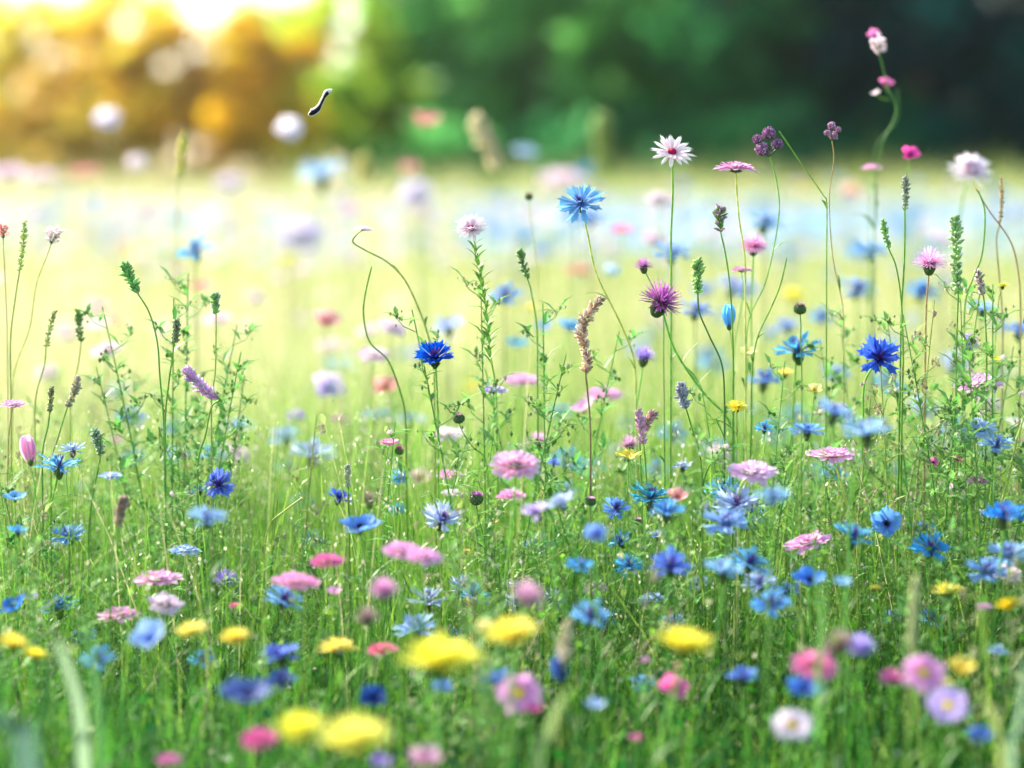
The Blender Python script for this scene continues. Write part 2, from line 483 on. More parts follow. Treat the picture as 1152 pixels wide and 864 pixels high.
def panicles(n, d0, d1, hr, margin):
    y = np.sqrt(d0 ** 2 + rng.random(n) * (d1 ** 2 - d0 ** 2)); x = rng.uniform(-1, 1, n) * (.212 * y + margin)
    h = rng.uniform(hr[0], hr[1], n); az = rng.uniform(0, 6.28, n); ln = rng.uniform(0, .28, n) * h
    s = np.linspace(0, 1, 6)
    px = x[:, None] + np.cos(az)[:, None] * ln[:, None] * s ** 2; py = y[:, None] + np.sin(az)[:, None] * ln[:, None] * s ** 2; pz = gz(x, y)[:, None] + h[:, None] * s
    wv = .0005 * (1.3 - s)[None, :] * np.ones((n, 1))
    V = np.stack([np.stack([px - wv, py, pz], -1), np.stack([px + wv, py, pz], -1)], 2).reshape(-1, 3)
    F = np.concatenate([(np.arange(n) * 12)[:, None] + np.array([[2 * i, 2 * i + 1, 2 * i + 3, 2 * i + 2]]) for i in range(5)], 0)
    g.add(V, F, np.repeat(np.array(STRAW + G2)[rng.integers(0, 8, n)], 12, 0))
    k = 22
    tt = rng.uniform(.72, 1.02, (n, k)); spread = h[:, None] * .09 * (1.15 - tt) * 3 * rng.uniform(.1, 1, (n, k)); a2 = rng.uniform(0, 6.28, (n, k))
    cx = x[:, None] + np.cos(az)[:, None] * ln[:, None] * tt ** 2 + np.cos(a2) * spread
    cy_ = y[:, None] + np.sin(az)[:, None] * ln[:, None] * tt ** 2 + np.sin(a2) * spread
    cz = gz(x, y)[:, None] + h[:, None] * tt + spread * .5
    c = np.stack([cx, cy_, cz], -1).reshape(-1, 3); m_ = len(c)
    a = rng.normal(0, .5, (m_, 3)) + (0, 0, 1); a /= np.linalg.norm(a, axis=1)[:, None]
    b = np.cross(a, rng.normal(size=(m_, 3))); b /= np.linalg.norm(b, axis=1)[:, None]
    L = rng.uniform(.0012, .0026, m_)[:, None]
    V = np.stack([c - a * L, c + b * L * .4, c + a * L, c - b * L * .4], 1).reshape(-1, 3)
    pc = np.array([(.8, .76, .6), (.62, .5, .4), (.7, .55, .55), (.5, .56, .25), (.85, .84, .78), (.4, .45, .18)])
    cc = np.repeat(pc[rng.integers(0, 6, n)], k, 0) * rng.uniform(.75, 1.15, (m_, 1))
    g.add(V, np.arange(4 * m_).reshape(-1, 4), np.repeat(cc, 4, 0))
panicles(700, 2.1, 3.1, (.17, .40), .3)
panicles(2600, 2.9, 6.0, (.25, .5), .4)
gs = g.build('tall_grass', M_GRASS)
tag(gs, 'thin straw coloured grass stalks rising above the green grass', kind='stuff')

# ---------------------------------------------------------------- low leafy undergrowth
g = MB()
def undergrowth(n, d0, d1, zr, size, cols):
    y = np.sqrt(d0 ** 2 + rng.random(n) * (d1 ** 2 - d0 ** 2)); x = rng.uniform(-1, 1, n) * (0.212 * y + 0.45)
    z = gz(x, y) + rng.uniform(zr[0], zr[1], n)
    pos = np.stack([x, y, z], 1)
    a = rng.normal(size=(n, 3)); a[:, 2] = np.abs(a[:, 2]) * 0.8; a /= np.linalg.norm(a, axis=1)[:, None]
    b = np.cross(a, rng.normal(size=(n, 3))); b /= np.linalg.norm(b, axis=1)[:, None]
    nn = np.cross(a, b)
    s_ = (rng.uniform(size[0], size[1], n))[:, None]
    V = np.stack([pos, pos + a * s_ * 0.5 + b * s_ * 0.28 + nn * s_ * 0.05, pos + a * s_, pos + a * s_ * 0.5 - b * s_ * 0.28 + nn * s_ * 0.05], 1).reshape(-1, 3)
    cols = np.array(cols); c = cols[rng.integers(0, len(cols), n)] * rng.uniform(0.7, 1.3, (n, 1))
    g.add(V, np.arange(4 * n).reshape(-1, 4), np.repeat(c, 4, 0))
undergrowth(15000, 1.0, 3.6, (0.02, 0.2), (0.006, 0.018), G1)
undergrowth(9000, 1.7, 3.0, (0.12, 0.30), (0.003, 0.008), G2 + [(0.5, 0.5, 0.3)])
undergrowth(3500, 1.2, 2.5, (0.02, 0.17), (0.010, 0.024), NEAR)
undergrowth(5000, 0.9, 1.7, (0.02, 0.2), (0.015, 0.035), G1)
ug = g.build('undergrowth', M_LEAF)
tag(ug, 'small leaves of low herbs between the grass blades', kind='stuff')

# ---------------------------------------------------------------- flower heads (unit diameter 1, axis +Z, base of the petals at the origin)
PAL = {
    'deep':   ((0.005, 0.02, 0.3), (0.004, 0.18, 0.85)),
    'navy':   ((0.005, 0.01, 0.12), (0.01, 0.08, 0.5)),
    'cobalt': ((0.01, 0.05, 0.5), (0.02, 0.28, 0.92)),
    'sky':    ((0.01, 0.1, 0.6), (0.07, 0.5, 0.92)),
    'lblue':  ((0.1, 0.28, 0.85), (0.3, 0.6, 0.95)),
    'peri':   ((0.2, 0.32, 0.85), (0.5, 0.64, 0.95)),
    'teal':   ((0.01, 0.12, 0.35), (0.06, 0.48, 0.75)),
    'pink':   ((0.75, 0.2, 0.5), (0.92, 0.5, 0.8)),
    'pinkred': ((0.75, 0.06, 0.22), (0.94, 0.6, 0.83)),
    'hot':    ((0.6, 0.01, 0.15), (0.9, 0.2, 0.5)),
    'mag':    ((0.45, 0.02, 0.25), (0.85, 0.1, 0.5)),
    'white':  ((0.8, 0.5, 0.6), (0.92, 0.84, 0.9)),
    'cream':  ((0.8, 0.75, 0.5), (0.9, 0.88, 0.75)),
    'mpink':  ((0.72, 0.34, 0.66), (0.92, 0.62, 0.88)),
    'lilac':  ((0.4, 0.28, 0.75), (0.78, 0.62, 0.93)),
    'violet': ((0.2, 0.1, 0.55), (0.42, 0.3, 0.8)),
    'purple': ((0.22, 0.03, 0.22), (0.52, 0.16, 0.5)),
    'mauve':  ((0.4, 0.1, 0.35), (0.72, 0.38, 0.62)),
    'brown':  ((0.12, 0.06, 0.06), (0.36, 0.24, 0.24)),
    'yellow': ((0.9, 0.58, 0.0), (0.97, 0.88, 0.04)),
    'lemon':  ((0.9, 0.65, 0.05), (0.95, 0.88, 0.4)),
    'salmon': ((0.8, 0.2, 0.15), (0.92, 0.45, 0.42)),
    'peach':  ((0.85, 0.4, 0.2), (0.92, 0.62, 0.4)),
    'redpink': ((0.6, 0.04, 0.1), (0.85, 0.25, 0.4)),
    'palepink': ((0.88, 0.55, 0.68), (0.93, 0.76, 0.84)),
    'palelilac': ((0.7, 0.6, 0.85), (0.86, 0.8, 0.93)),
    'paleblue': ((0.3, 0.55, 0.9), (0.5, 0.74, 0.93)),
    'green':  ((0.08, 0.2, 0.04), (0.2, 0.36, 0.1)),
}
CORE = {'w': (0.75, 0.6, 0.6), 'c': (0.6, 0.01, 0.12), 'y': (0.95, 0.68, 0.04), 'd': (0.02, 0.01, 0.06), 'o': (0.85, 0.4, 0.05), 'v': (0.12, 0.02, 0.2)}
trump = lambda s: 0.16 + 0.95 * s ** 1.6
strap = lambda s: np.where(s < 0.85, 0.45 + 0.55 * np.minimum(s / 0.5, 1), 1 - ((s - 0.85) / 0.15) ** 2 * 0.45)
roundp = lambda s: np.sqrt(np.clip(np.sin(np.clip(s * 0.93 + 0.05, 0, 1) * math.pi), 0.02, 1)) * (0.35 + 0.75 * s)
teeth = lambda t: 0.16 * np.cos(t * math.pi * 2.0)
teeth3 = lambda t: 0.14 * np.cos(t * math.pi * 1.5)
U = rng.uniform


def head(kind, pal):
    """returns (petals, core, calyx) MBs"""
    ci, co = [np.array(c) for c in PAL[pal]]
    P, K, X = MB(), MB(), MB()
    green = np.array((0.12, 0.22, 0.06))
    if kind == 'corn':
        n = 15
        for i in range(n):
            a = i * 6.283 / n + U(-.15, .15)
            petal(P, U(.38, .5), U(.19, .25), a, U(4, 48), ci, co, 0.03, 0.02, U(-25, 5), 0.35, trump, teeth, 6, 7, 0.8, ruffle=0.04, var=.2)
        for i in range(18):
            a = U(0, 6.28)
            petal(P, U(.24, .36), U(.08, .15), a, U(40, 75), ci * .8, co * .75, 0.03, 0.03, U(-30, 5), 0.3, trump, teeth, 5, 5, 0.9, var=.25)
        for i in range(22):
            a = U(0, 6.28); r = U(0, .07)
            tube(K, [(math.cos(a) * r * q, math.sin(a) * r * q, .02 + .1 * q * U(.9, 1.6)) for q in (0, 1, 2)], [.008, .01, .006], np.array([ci * .6, (0.1, 0.02, 0.25), (0.3, 0.12, 0.4)]), 4)
    elif kind == 'scab':
        for ring, (n, L, W, r0, el) in enumerate([(15, .3, .2, .22, 4), (15, .22, .15, .18, 22), (14, .16, .12, .12, 38), (12, .12, .1, .06, 55), (8, .1, .08, .02, 72)]):
            for i in range(n):
                a = (i + U(-.25, .25)) * 6.283 / n + ring * .3
                k = 1 - ring / 6
                petal(P, L * U(.85, 1.15), W, a, el + U(-10, 10), ci * (.55 + .45 * k) + co * .3, co * U(.9, 1.05), r0, .02 + ring * .02, U(-20, 10), 0.3, strap, teeth3, 4, 5, 0.6, ruffle=.06, var=.12)
        for i in range(40):
            a = U(0, 6.28); r = U(0, .2)
            blob(K, (math.cos(a) * r, math.sin(a) * r, .14 + .05 * U(0, 1)), (.012, .012, .02), co * .7 + .1, 4, 3)
    elif kind in ('daisy', 'daisyf', 'daisyd'):
        n = {'daisy': 15, 'daisyf': 12, 'daisyd': 19}[kind]
        W = {'daisy': .095, 'daisyf': .22, 'daisyd': .085}[kind]
        for ring in range(4 if kind == 'daisyd' else 2):
            for i in range(n):
                a = (i + ring * .5 + U(-.2, .2)) * 6.283 / n
                petal(P, U(.34, .43) - ring * .06, W * U(.85, 1.15), a, U(-2, 20) + ring * (16 if kind == 'daisyd' else 9), ci, co, .09, .01 + .015 * ring, U(-18, 4), .25, strap, teeth3, 5, 5, .45, var=.06)
        cc = np.array(CORE['c' if kind != 'daisyf' else 'y'])
        cr0 = .15 if kind == 'daisyf' else .08
        blob(K, (0, 0, .03), (cr0, cr0, .07), cc * .9, 12, 6)
        for i in range(60):
            a = i * 2.4; r = cr0 * 1.1 * math.sqrt(i / 60)
            blob(K, (math.cos(a) * r, math.sin(a) * r, .075 - r * r * 3), (.012, .012, .02), cc * U(.7, 1.3), 4, 3)
    elif kind == 'dand':
        for ring, (n, L, el) in enumerate([(22, .47, 8), (20, .4, 22), (18, .32, 36), (15, .24, 52), (10, .17, 70)]):
            for i in range(n):
                petal(P, L * U(.88, 1.08), .085, (i + U(-.3, .3)) * 6.283 / n + ring, el + U(-6, 6), ci * .4 + co * .6, co, .02, .01 + ring * .01, U(-12, 14), .2, strap, teeth3, 4, 3, 1, var=.08)
        blob(K, (0, 0, .06), (.08, .08, .06), ci * .9, 8, 5)
    elif kind == 'thistle':
        for i in range(150):
            a = i * 2.4; f = (i + .5) / 150; el = 90 - 100 * math.sqrt(f)
            petal(P, U(.3, .42), .035, a, el, ci, co, .05 * f, .04, U(-14, 14), 0, strap, None, 4, 2, .7, var=.3)
        for i in range(60):
            a = i * 2.4; f = (i + .5) / 60; el = R(90 - 95 * math.sqrt(f)); r = U(.36, .45)
            blob(K, (math.cos(a) * math.cos(el) * r, math.sin(a) * math.cos(el) * r, .04 + math.sin(el) * r), (.013, .013, .013), co * .6 + .3, 4, 3)
    elif kind == 'cup':
        n = 6
        for i in range(n):
            a = i * 6.283 / n + U(-.1, .1)
            petal(P, .52, .5, a, U(8, 20) + (i % 2) * 8, ci, co, .0, .01 + .01 * (i % 2), 18, .2, roundp, teeth3, 8, 9, .55, ruffle=.02, var=.07)
        dk = np.array((0.03, 0.01, 0.05)) if pal in ('cobalt', 'deep', 'navy', 'sky') else ci * .8
        blob(K, (0, 0, .04), (.06, .06, .05), dk, 10, 6)
        for i in range(40):
            a = U(0, 6.28); el = U(.5, 1.4); L = U(.1, .18)
            q = np.array([math.cos(a) * math.cos(el), math.sin(a) * math.cos(el), math.sin(el)])
            tube(K, [(0, 0, .03), q * L * .6 + (0, 0, .03), q * L + (0, 0, .03)], [.005, .005, .012], dk, 4)
    elif kind == 'bell':
        for i in range(6):
            petal(P, 1.0, .42, i * 1.047, 72, ci * .5 + co * .5, co, .04, .0, 28, -.55, lambda s: .5 + .8 * np.sin(s * 2.5) - .55 * s, None, 8, 5, 1, var=.12)
        blob(K, (0, 0, .05), (.1, .1, .06), ci, 8, 5)
    elif kind == 'bobble':
        cs = [(.05, 0, .72, .25), (-.42, .02, .5, .18), (.34, .05, .3, .21), (-.2, -.1, .12, .26)]
        for (x, y, z, r) in cs:
            for i in range(70):
                a = i * 2.4; zz = 1 - 1.6 * (i + .5) / 70; rr = math.sqrt(max(0, 1 - zz * zz))
                q = np.array([math.cos(a) * rr, math.sin(a) * rr, zz])
                blob(P, np.array((x, y, z)) + q * r * U(.78, 1.08), (r * .15, r * .15, r * .2), co * U(.45, 1.0) + (.3 if U(0, 1) < .3 else .03), 5, 4)
            blob(K, (x, y, z - r * .15), (r * .75, r * .75, r * .75), ci * .5 + green * .3, 8, 6)
            tube(X, [(0, 0, -.15), (x * .5, y * .5, z * .3 - .1), (x, y, z - r * .6)], .03, green, 5)
    elif kind == 'cluster':                     # loose rounded spray of tiny blooms
        for i in range(46):
            q = np.clip(rng.normal(size=3), -1.4, 1.4) * np.array([.15, .15, .17]); q[2] += .28
            for j in range(5):
                V0 = MB(); petal(V0, .09, .07, j * 1.257, 25, ci, co * U(.85, 1.05), .0, 0, 0, .2, strap, None, 3, 3)
                mt = Matrix.Translation(Vector(q)) @ rot_to((U(-1, 1), U(-1, 1), 1.0)).to_4x4()
                P.join(V0, mt)
            tube(X, [(0, 0, -.1), q * .6, q], .006, green * 1.2, 3)
        blob(K, (0, 0, .05), (.03, .03, .06), green, 6, 4)
    elif kind == 'button':
        for i in range(26):
            a = i * 2.4; f = (i + .5) / 26
            petal(P, U(.2, .3), .12, a, 85 - 60 * f, ci, co, .22 * math.sqrt(f), .3, -20, .2, strap, None, 3, 3, .7, var=.2)
        for i in range(50):
            a = i * 2.4; zz = 1 - 1.7 * (i + .5) / 50; rr = math.sqrt(1 - zz * zz)
            blob(K, (math.cos(a) * rr * .36, math.sin(a) * rr * .36, .1 + zz * .3), (.06, .06, .07), green * U(.6, 1.2) + .04, 4, 3)
        blob(X, (0, 0, .08), (.36, .36, .3), green * .7, 9, 6)
    # calyx: scaly cup below
    if kind in ('corn', 'thistle', 'scab', 'daisy', 'daisyf', 'daisyd', 'dand', 'cup', 'bell'):
        r, hh = {'corn': (.11, .16), 'thistle': (.16, .16), 'scab': (.2, .05), 'daisy': (.12, .06), 'daisyf': (.12, .06), 'daisyd': (.12, .08), 'dand': (.14, .12), 'cup': (.07, .05), 'bell': (.14, .12)}[kind]
        blob(X, (0, 0, -hh * .75), (r * .85, r * .85, hh), green * .9, 9, 6)
        dk = np.array((.06, .07, .04)) if kind in ('corn', 'thistle') else green
        for ring in range(3):
            for i in range(9):
                el = 40 + 12 * ring
                petal(X, hh * 1.1, r * .7, (i + ring * .5) * .698, el, green, dk if ring else green, r * (.5 + .12 * ring), -hh * (1.3 - .42 * ring), 35, .3, None, None, 3, 3)
    return P, K, X


HEADS = {}
def head_meshes(kind, pal, variant):
    key = (kind, pal, variant)
    if key not in HEADS:
        P, K, X = head(kind, pal)
        HEADS[key] = (P.mesh('petals', M_PETAL), K.mesh('flower_centre', M_CORE), X.mesh('calyx', M_LEAF), P, K, X)
    return HEADS[key]


def catmull(pts, per=6):
    P = [np.array(tuple(p)) for p in pts]
    P = [2 * P[0] - P[1]] + P + [2 * P[-1] - P[-2]]
    out = []
    for i in range(1, len(P) - 2):
        for k in range(per):
            t = k / per
            out.append(.5 * ((2 * P[i]) + (-P[i - 1] + P[i + 1]) * t + (2 * P[i - 1] - 5 * P[i] + 4 * P[i + 1] - P[i + 2]) * t * t + (-P[i - 1] + 3 * P[i] - 3 * P[i + 1] + P[i + 2]) * t ** 3))
    out.append(P[-2])
    return out


def leaf_mesh(L, W, col, droop=-50, n=7):
    m = MB()
    petal(m, L, W, 0, 62, np.array(col) * .9, np.array(col) * 1.15, 0, 0, droop, .35, lambda s: np.sin(np.clip(.08 + s * .9, 0, 1) * math.pi) ** .7, None, n, 3, 1, var=0)
    return m.mesh('leaf', M_LEAF)


LEAVES = [leaf_mesh(.09, .006, (.09, .24, .04)), leaf_mesh(.07, .008, (.08, .2, .035), -80), leaf_mesh(.05, .006, (.12, .28, .05), -30), leaf_mesh(.035, .009, (.1, .24, .04), -40)]

STEMC = {'g': (0.22, 0.45, 0.08), 'b': (0.42, 0.32, 0.17), 'y': (0.5, 0.56, 0.18), 'd': (0.12, 0.27, 0.07)}
KINDS = {'corn': ('cornflower', 'cornflower'), 'scab': ('scabious', 'scabious'), 'daisy': ('daisy', 'daisy'), 'daisyf': ('daisy', 'daisy'), 'daisyd': ('daisy', 'daisy'), 'dand': ('dandelion', 'yellow flower'),
         'thistle': ('thistle', 'thistle'), 'cup': ('cup_flower', 'cup flower'), 'bell': ('bell_flower', 'bell flower'), 'bobble': ('bobble_flower', 'bobble flower'), 'cluster': ('cluster_flower', 'cluster flower'), 'button': ('button_flower', 'button flower')}


def ground_run(last, prev):
    """base on the ground under the last seen stem point, with in-between points"""
    dx = max(-.03, min(.03, (last.x - prev.x) * .5))
    base = Vector((last.x + dx, last.y + .01, 0)); base.z = float(gz(base.x, base.y)) - .01
    k = max(1, int((last - base).length / .05))
    mids = []
    for i in range(1, k):
        t = i / k                               # 0 at the ground, 1 at the last seen point
        mids.append(Vector((base.x + (last.x - base.x) * t ** 1.0 + dx * .35 * math.sin(t * math.pi), base.y + (last.y - base.y) * t, base.z + (last.z - base.z) * t)))
    return base, [base] + mids


def stem_path(H, n, via, lean):
    base = Vector((H.x + lean[0], H.y + lean[1], 0))
    if via:
        base, run = ground_run(via[-1], via[-2] if len(via) > 1 else H)
        return base, catmull(run + via[::-1] + [H], 7)
    base.z = float(gz(base.x, base.y)) - .01
    h = H.z
    p1 = base + Vector((lean[0] * .1, lean[1] * .1, h * .5)); p2 = H - n * h * .22 - Vector((0, 0, h * .06))
    out = []
    for t in np.linspace(0, 1, 12):
        out.append(base * (1 - t) ** 3 + p1 * 3 * t * (1 - t) ** 2 + p2 * 3 * t * t * (1 - t) + H * t ** 3)
    return base, out


def nearer(d):
    return d if d > 1.9 else 1.9 - (1.9 - d) * .62


def add_head(root, origin, H, n, kind, pal, D, variant, flat=1.0):
    me = head_meshes(kind, pal, variant)
    M = Matrix.Translation(H - origin) @ rot_to(n, U(0, 6.28)).to_4x4() @ Matrix.Diagonal((D, D, D * flat, 1))
    p = put('petals', me[0], root, M)
    put('flower_centre', me[1], p)
    put('calyx', me[2], p)
    return p


def flower(x, y, wpx, kind, pal, d, tilt, roll, label, via=None, extra=None, sc_='g'):
    d = nearer(d)
    H = at(x, y, d)
    D = wpx * d / FPX
    D *= {'bell': 1.75, 'thistle': 1.4, 'daisy': 1.1, 'corn': 1.06, 'bobble': 1.0}.get(kind, 1.0)
    n = Vector((math.sin(R(roll)), -math.sin(R(tilt)) * math.cos(R(roll)), math.cos(R(tilt)) * math.cos(R(roll)))).normalized()
    if kind in ('corn', 'thistle', 'dand', 'scab'): H = H - n * D * .1
    if kind in ('bobble', 'cluster', 'bell'): H = H - n * D * .4
    lean = (U(-.05, .05) - n.x * .05, U(-.02, .06))
    vp = [at(vx, vy, d + .03 * (i + 1)) for i, (vx, vy) in enumerate(via)] if via else None
    base, path = stem_path(H, n, vp, lean)
    nm, cat = KINDS[kind]
    root = empty(nm, base)
    tag(root, label, cat, nm.replace('_', ' ') + 's in the meadow')
    s = MB()
    r0 = min(.0013, max(.0006, D * .026))
    c = np.array(STEMC[sc_])
    tube(s, [Vector(tuple(q)) - base for q in path], np.linspace(r0 * 1.2, r0 * .85, len(path)), np.array([c * .8 + (c * .5 + .03) * t for t in np.linspace(0, 1, len(path))]), 6)
    s.build('stem', M_STEM, root)
    add_head(root, base, H, n, kind, pal, D, random.randint(0, 1))
    if d < 3.6:
        k = len(path)
        for j in range(random.randint(2, 4)):
            q = Vector(tuple(path[int(k * U(.25, .8))])) - base
            put('leaf', random.choice(LEAVES), root, Matrix.Translation(q) @ Matrix.Rotation(U(0, 6.28), 4, 'Z') @ Matrix.Scale(U(.3, .75), 4))
    return root, base, path


